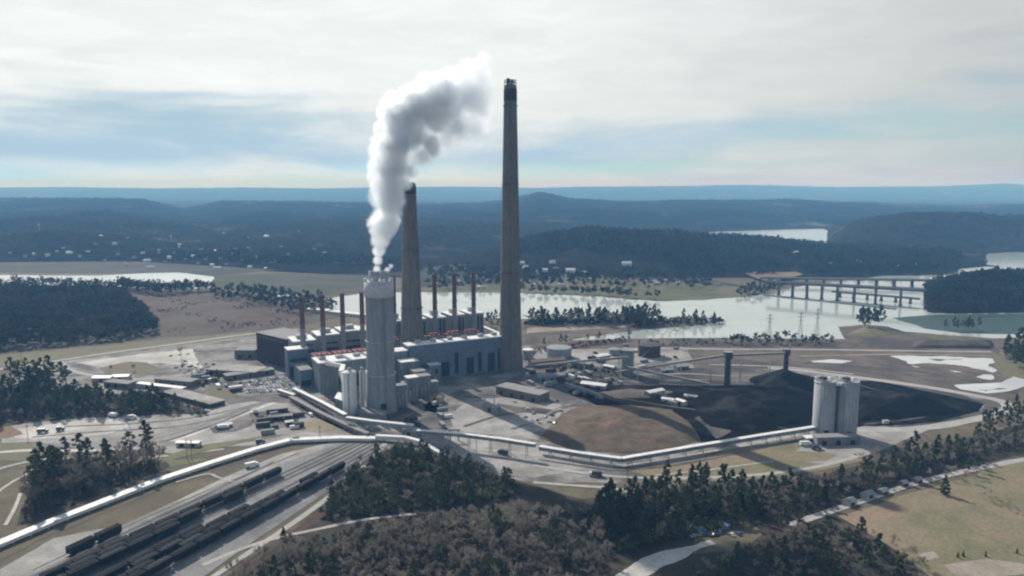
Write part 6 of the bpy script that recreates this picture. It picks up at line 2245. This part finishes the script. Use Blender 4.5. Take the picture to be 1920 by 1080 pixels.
# undergrowth of the lower woods
UND = [crown_raw(s, 3.4, 2.4, 8, .55) for s in range(90, 94)]
und = []
for poly, n in (([(430, 1090), (560, 1030), (700, 985), (880, 970), (1090, 955), (1150, 1060), (1130, 1200), (450, 1250)], 900), ([(598, 975), (640, 905), (745, 845), (890, 882), (985, 925), (880, 948), (760, 962)], 320),
                ([(1380, 940), (1590, 898), (1790, 845), (1930, 805), (1930, 840), (1760, 880), (1540, 955), (1440, 980)], 380), ([(1300, 1085), (1470, 1000), (1560, 985), (1700, 1050), (1740, 1180), (1320, 1200)], 400), ([(45, 972), (55, 925), (110, 892), (200, 878), (300, 864), (312, 868), (240, 898), (140, 938), (60, 970)], 150), ([(-80, 800), (-50, 748), (30, 732), (130, 734), (210, 744), (310, 754), (325, 771), (250, 780), (160, 782), (0, 798)], 420)):
    und += scatter(poly, n, 2.2)
mass('undergrowth', 'brown winter undergrowth beneath the lower woods', und, UND, 'bare_mass', smin=.5, smax=1.2, cat='undergrowth')

und2 = scatter([(1095, 968), (1160, 940), (1290, 940), (1400, 938), (1420, 965), (1380, 985), (1240, 1020), (1170, 1040), (1130, 1015)], 420, 2.6) + scatter([(598, 975), (640, 905), (745, 842), (890, 880), (990, 925), (880, 948), (760, 962)], 420, 2.6)
mass('undergrowth', 'dark evergreen undergrowth of the shaded woods', und2, UND, 'pine_needles', smin=.8, smax=1.7, cat='undergrowth')
pts = scatter([(-420, 545), (0, 545), (225, 547), (265, 580), (296, 612), (284, 630), (200, 640), (0, 658), (-420, 672)], 2600, 7.5)
mass('woods', 'dark wood filling the left side in front of the river', pts, FAR, 'wood_mass', smin=.75, smax=1.15)
pts = scatter([(-300, 533), (0, 534), (215, 538), (300, 545), (395, 543), (395, 548), (300, 556), (200, 545), (-300, 545)], 240, 9) + scatter([(225, 536), (300, 541), (395, 538), (400, 546), (300, 552), (230, 544)], 90, 7)
mass('woods', 'ragged trees standing against the bright left river', pts, FARB, 'wood_mass', smin=.8, smax=1.6)
pts = scatter([(395, 548), (480, 545), (600, 560), (640, 585), (560, 590), (470, 570), (400, 560)], 150, 11)
mass('woods', 'dark bushes on the bank left of the old stacks', pts, FAR, 'wood_mass', smin=.6, smax=1.0)
pts = scatter([(260, 552), (470, 556), (610, 575), (630, 592), (540, 610), (400, 624), (300, 628), (300, 590)], 1500, 3.2)
pts = [p for p in pts if mnoise.noise(Vector((p.x * .02, p.y * .02, 3))) + .35 * mnoise.noise(Vector((p.x * .09, p.y * .09, 5))) > .22]
mass('woods', 'scattered low brush on the purple brown field', pts, UND, 'bare_mass', smin=.35, smax=.9)


def on(f):
    return lambda x, y: f(x, y) - 2.0


pts = [p for p in scatter([(940, 500), (1000, 494), (1120, 500), (1240, 510), (1340, 525), (1450, 520), (1480, 500), (1520, 520), (1700, 514), (1860, 498), (1860, 478), (1500, 470), (1200, 465), (1000, 465)], 3800, 13) for _ in (0,) if h_mid(p.x, p.y) > .5]
for p in pts:
    p.z = h_mid(p.x, p.y) - 1
mass('woods', 'wooded crown of the rise between the river arms', pts, FAR, 'wood_mass', smin=.8, smax=1.3)
pts = []
for p in scatter([(1640, 590), (1700, 588), (2400, 588), (2400, 530), (1780, 530), (1700, 545)], 2200, 8.5):
    z = h_pen(p.x, p.y)
    if z > 1:
        p.z = z - 1
        pts.append(p)
mass('woods', 'dark trees covering the right headland', pts, FAR, 'wood_mass', smin=.7, smax=1.1)
pts = scatter([(982, 607), (1060, 604), (1180, 602), (1245, 602), (1235, 607), (1100, 610), (985, 613)], 150, 5) + scatter([(1245, 604), (1360, 602), (1350, 607), (1250, 612), (1180, 618)], 60, 5)
mass('woods', 'dark brush along the river spit between its trees', pts, UND, 'wood_mass', smin=1.2, smax=2.6)
pts = scatter([(1190, 640), (1420, 640), (1560, 641), (1560, 650), (1190, 652)], 60, 7) + scatter([(990, 660), (1080, 648), (1180, 634), (1180, 640), (1080, 655), (1000, 668)], 50, 6) + scatter([(1000, 690), (1110, 688), (1180, 700), (1150, 722), (1060, 725)], 45, 7) + scatter([(330, 680), (440, 690), (480, 720), (420, 730), (340, 700)], 40, 8)
mass('woods', 'small shrubs scattered through the yards and along the shore', pts, UND, 'wood_mass', smin=.5, smax=1.3)
# trees dotting the town and the far banks
pts = scatter([(960, 505), (1050, 500), (1150, 508), (1260, 520), (1340, 530), (1330, 545), (1200, 545), (1080, 540), (960, 545)], 230, 12) + scatter([(800, 505), (940, 505), (940, 540), (800, 545)], 120, 12) + scatter([(960, 547), (1100, 550), (1240, 560), (1230, 563), (1090, 555), (960, 550)], 36, 10)
mass('woods', 'trees dotted between the houses of the town across the river', pts, FAR, 'wood_mass', smin=.6, smax=1.25)
pts = [p for p in scatter([(-300, 478), (0, 478), (250, 484), (420, 492), (560, 500), (700, 500), (760, 505), (760, 490), (560, 480), (300, 470), (-300, 468)], 1500, 15)]
for p in pts:
    p.z = max(h_left(p.x, p.y), 0) - 1
mass('woods', 'wooded foot of the slope across the river at the left', pts, FAR, 'wood_mass', smin=.8, smax=1.25)
pts = scatter([(1410, 560), (1450, 548), (1470, 540), (1445, 536), (1390, 540), (1380, 555)], 60, 10) + scatter([(1350, 640), (1560, 640), (1560, 648), (1350, 648)], 30, 9)
mass('woods', 'dark bushes at the left ends of the bridges', pts, FAR, 'wood_mass', smin=.4, smax=.9)

# prototypes never planted would sit at the origin: remove them
for kind, lst in PR.items():
    for i, t in enumerate(lst):
        if (kind, i) not in used_p:
            for c in list(t.children):
                bpy.data.objects.remove(c)
            bpy.data.objects.remove(t)
for k, t in cars.items():
    if k not in used:
        for c in list(t.children):
            bpy.data.objects.remove(c)
        bpy.data.objects.remove(t)
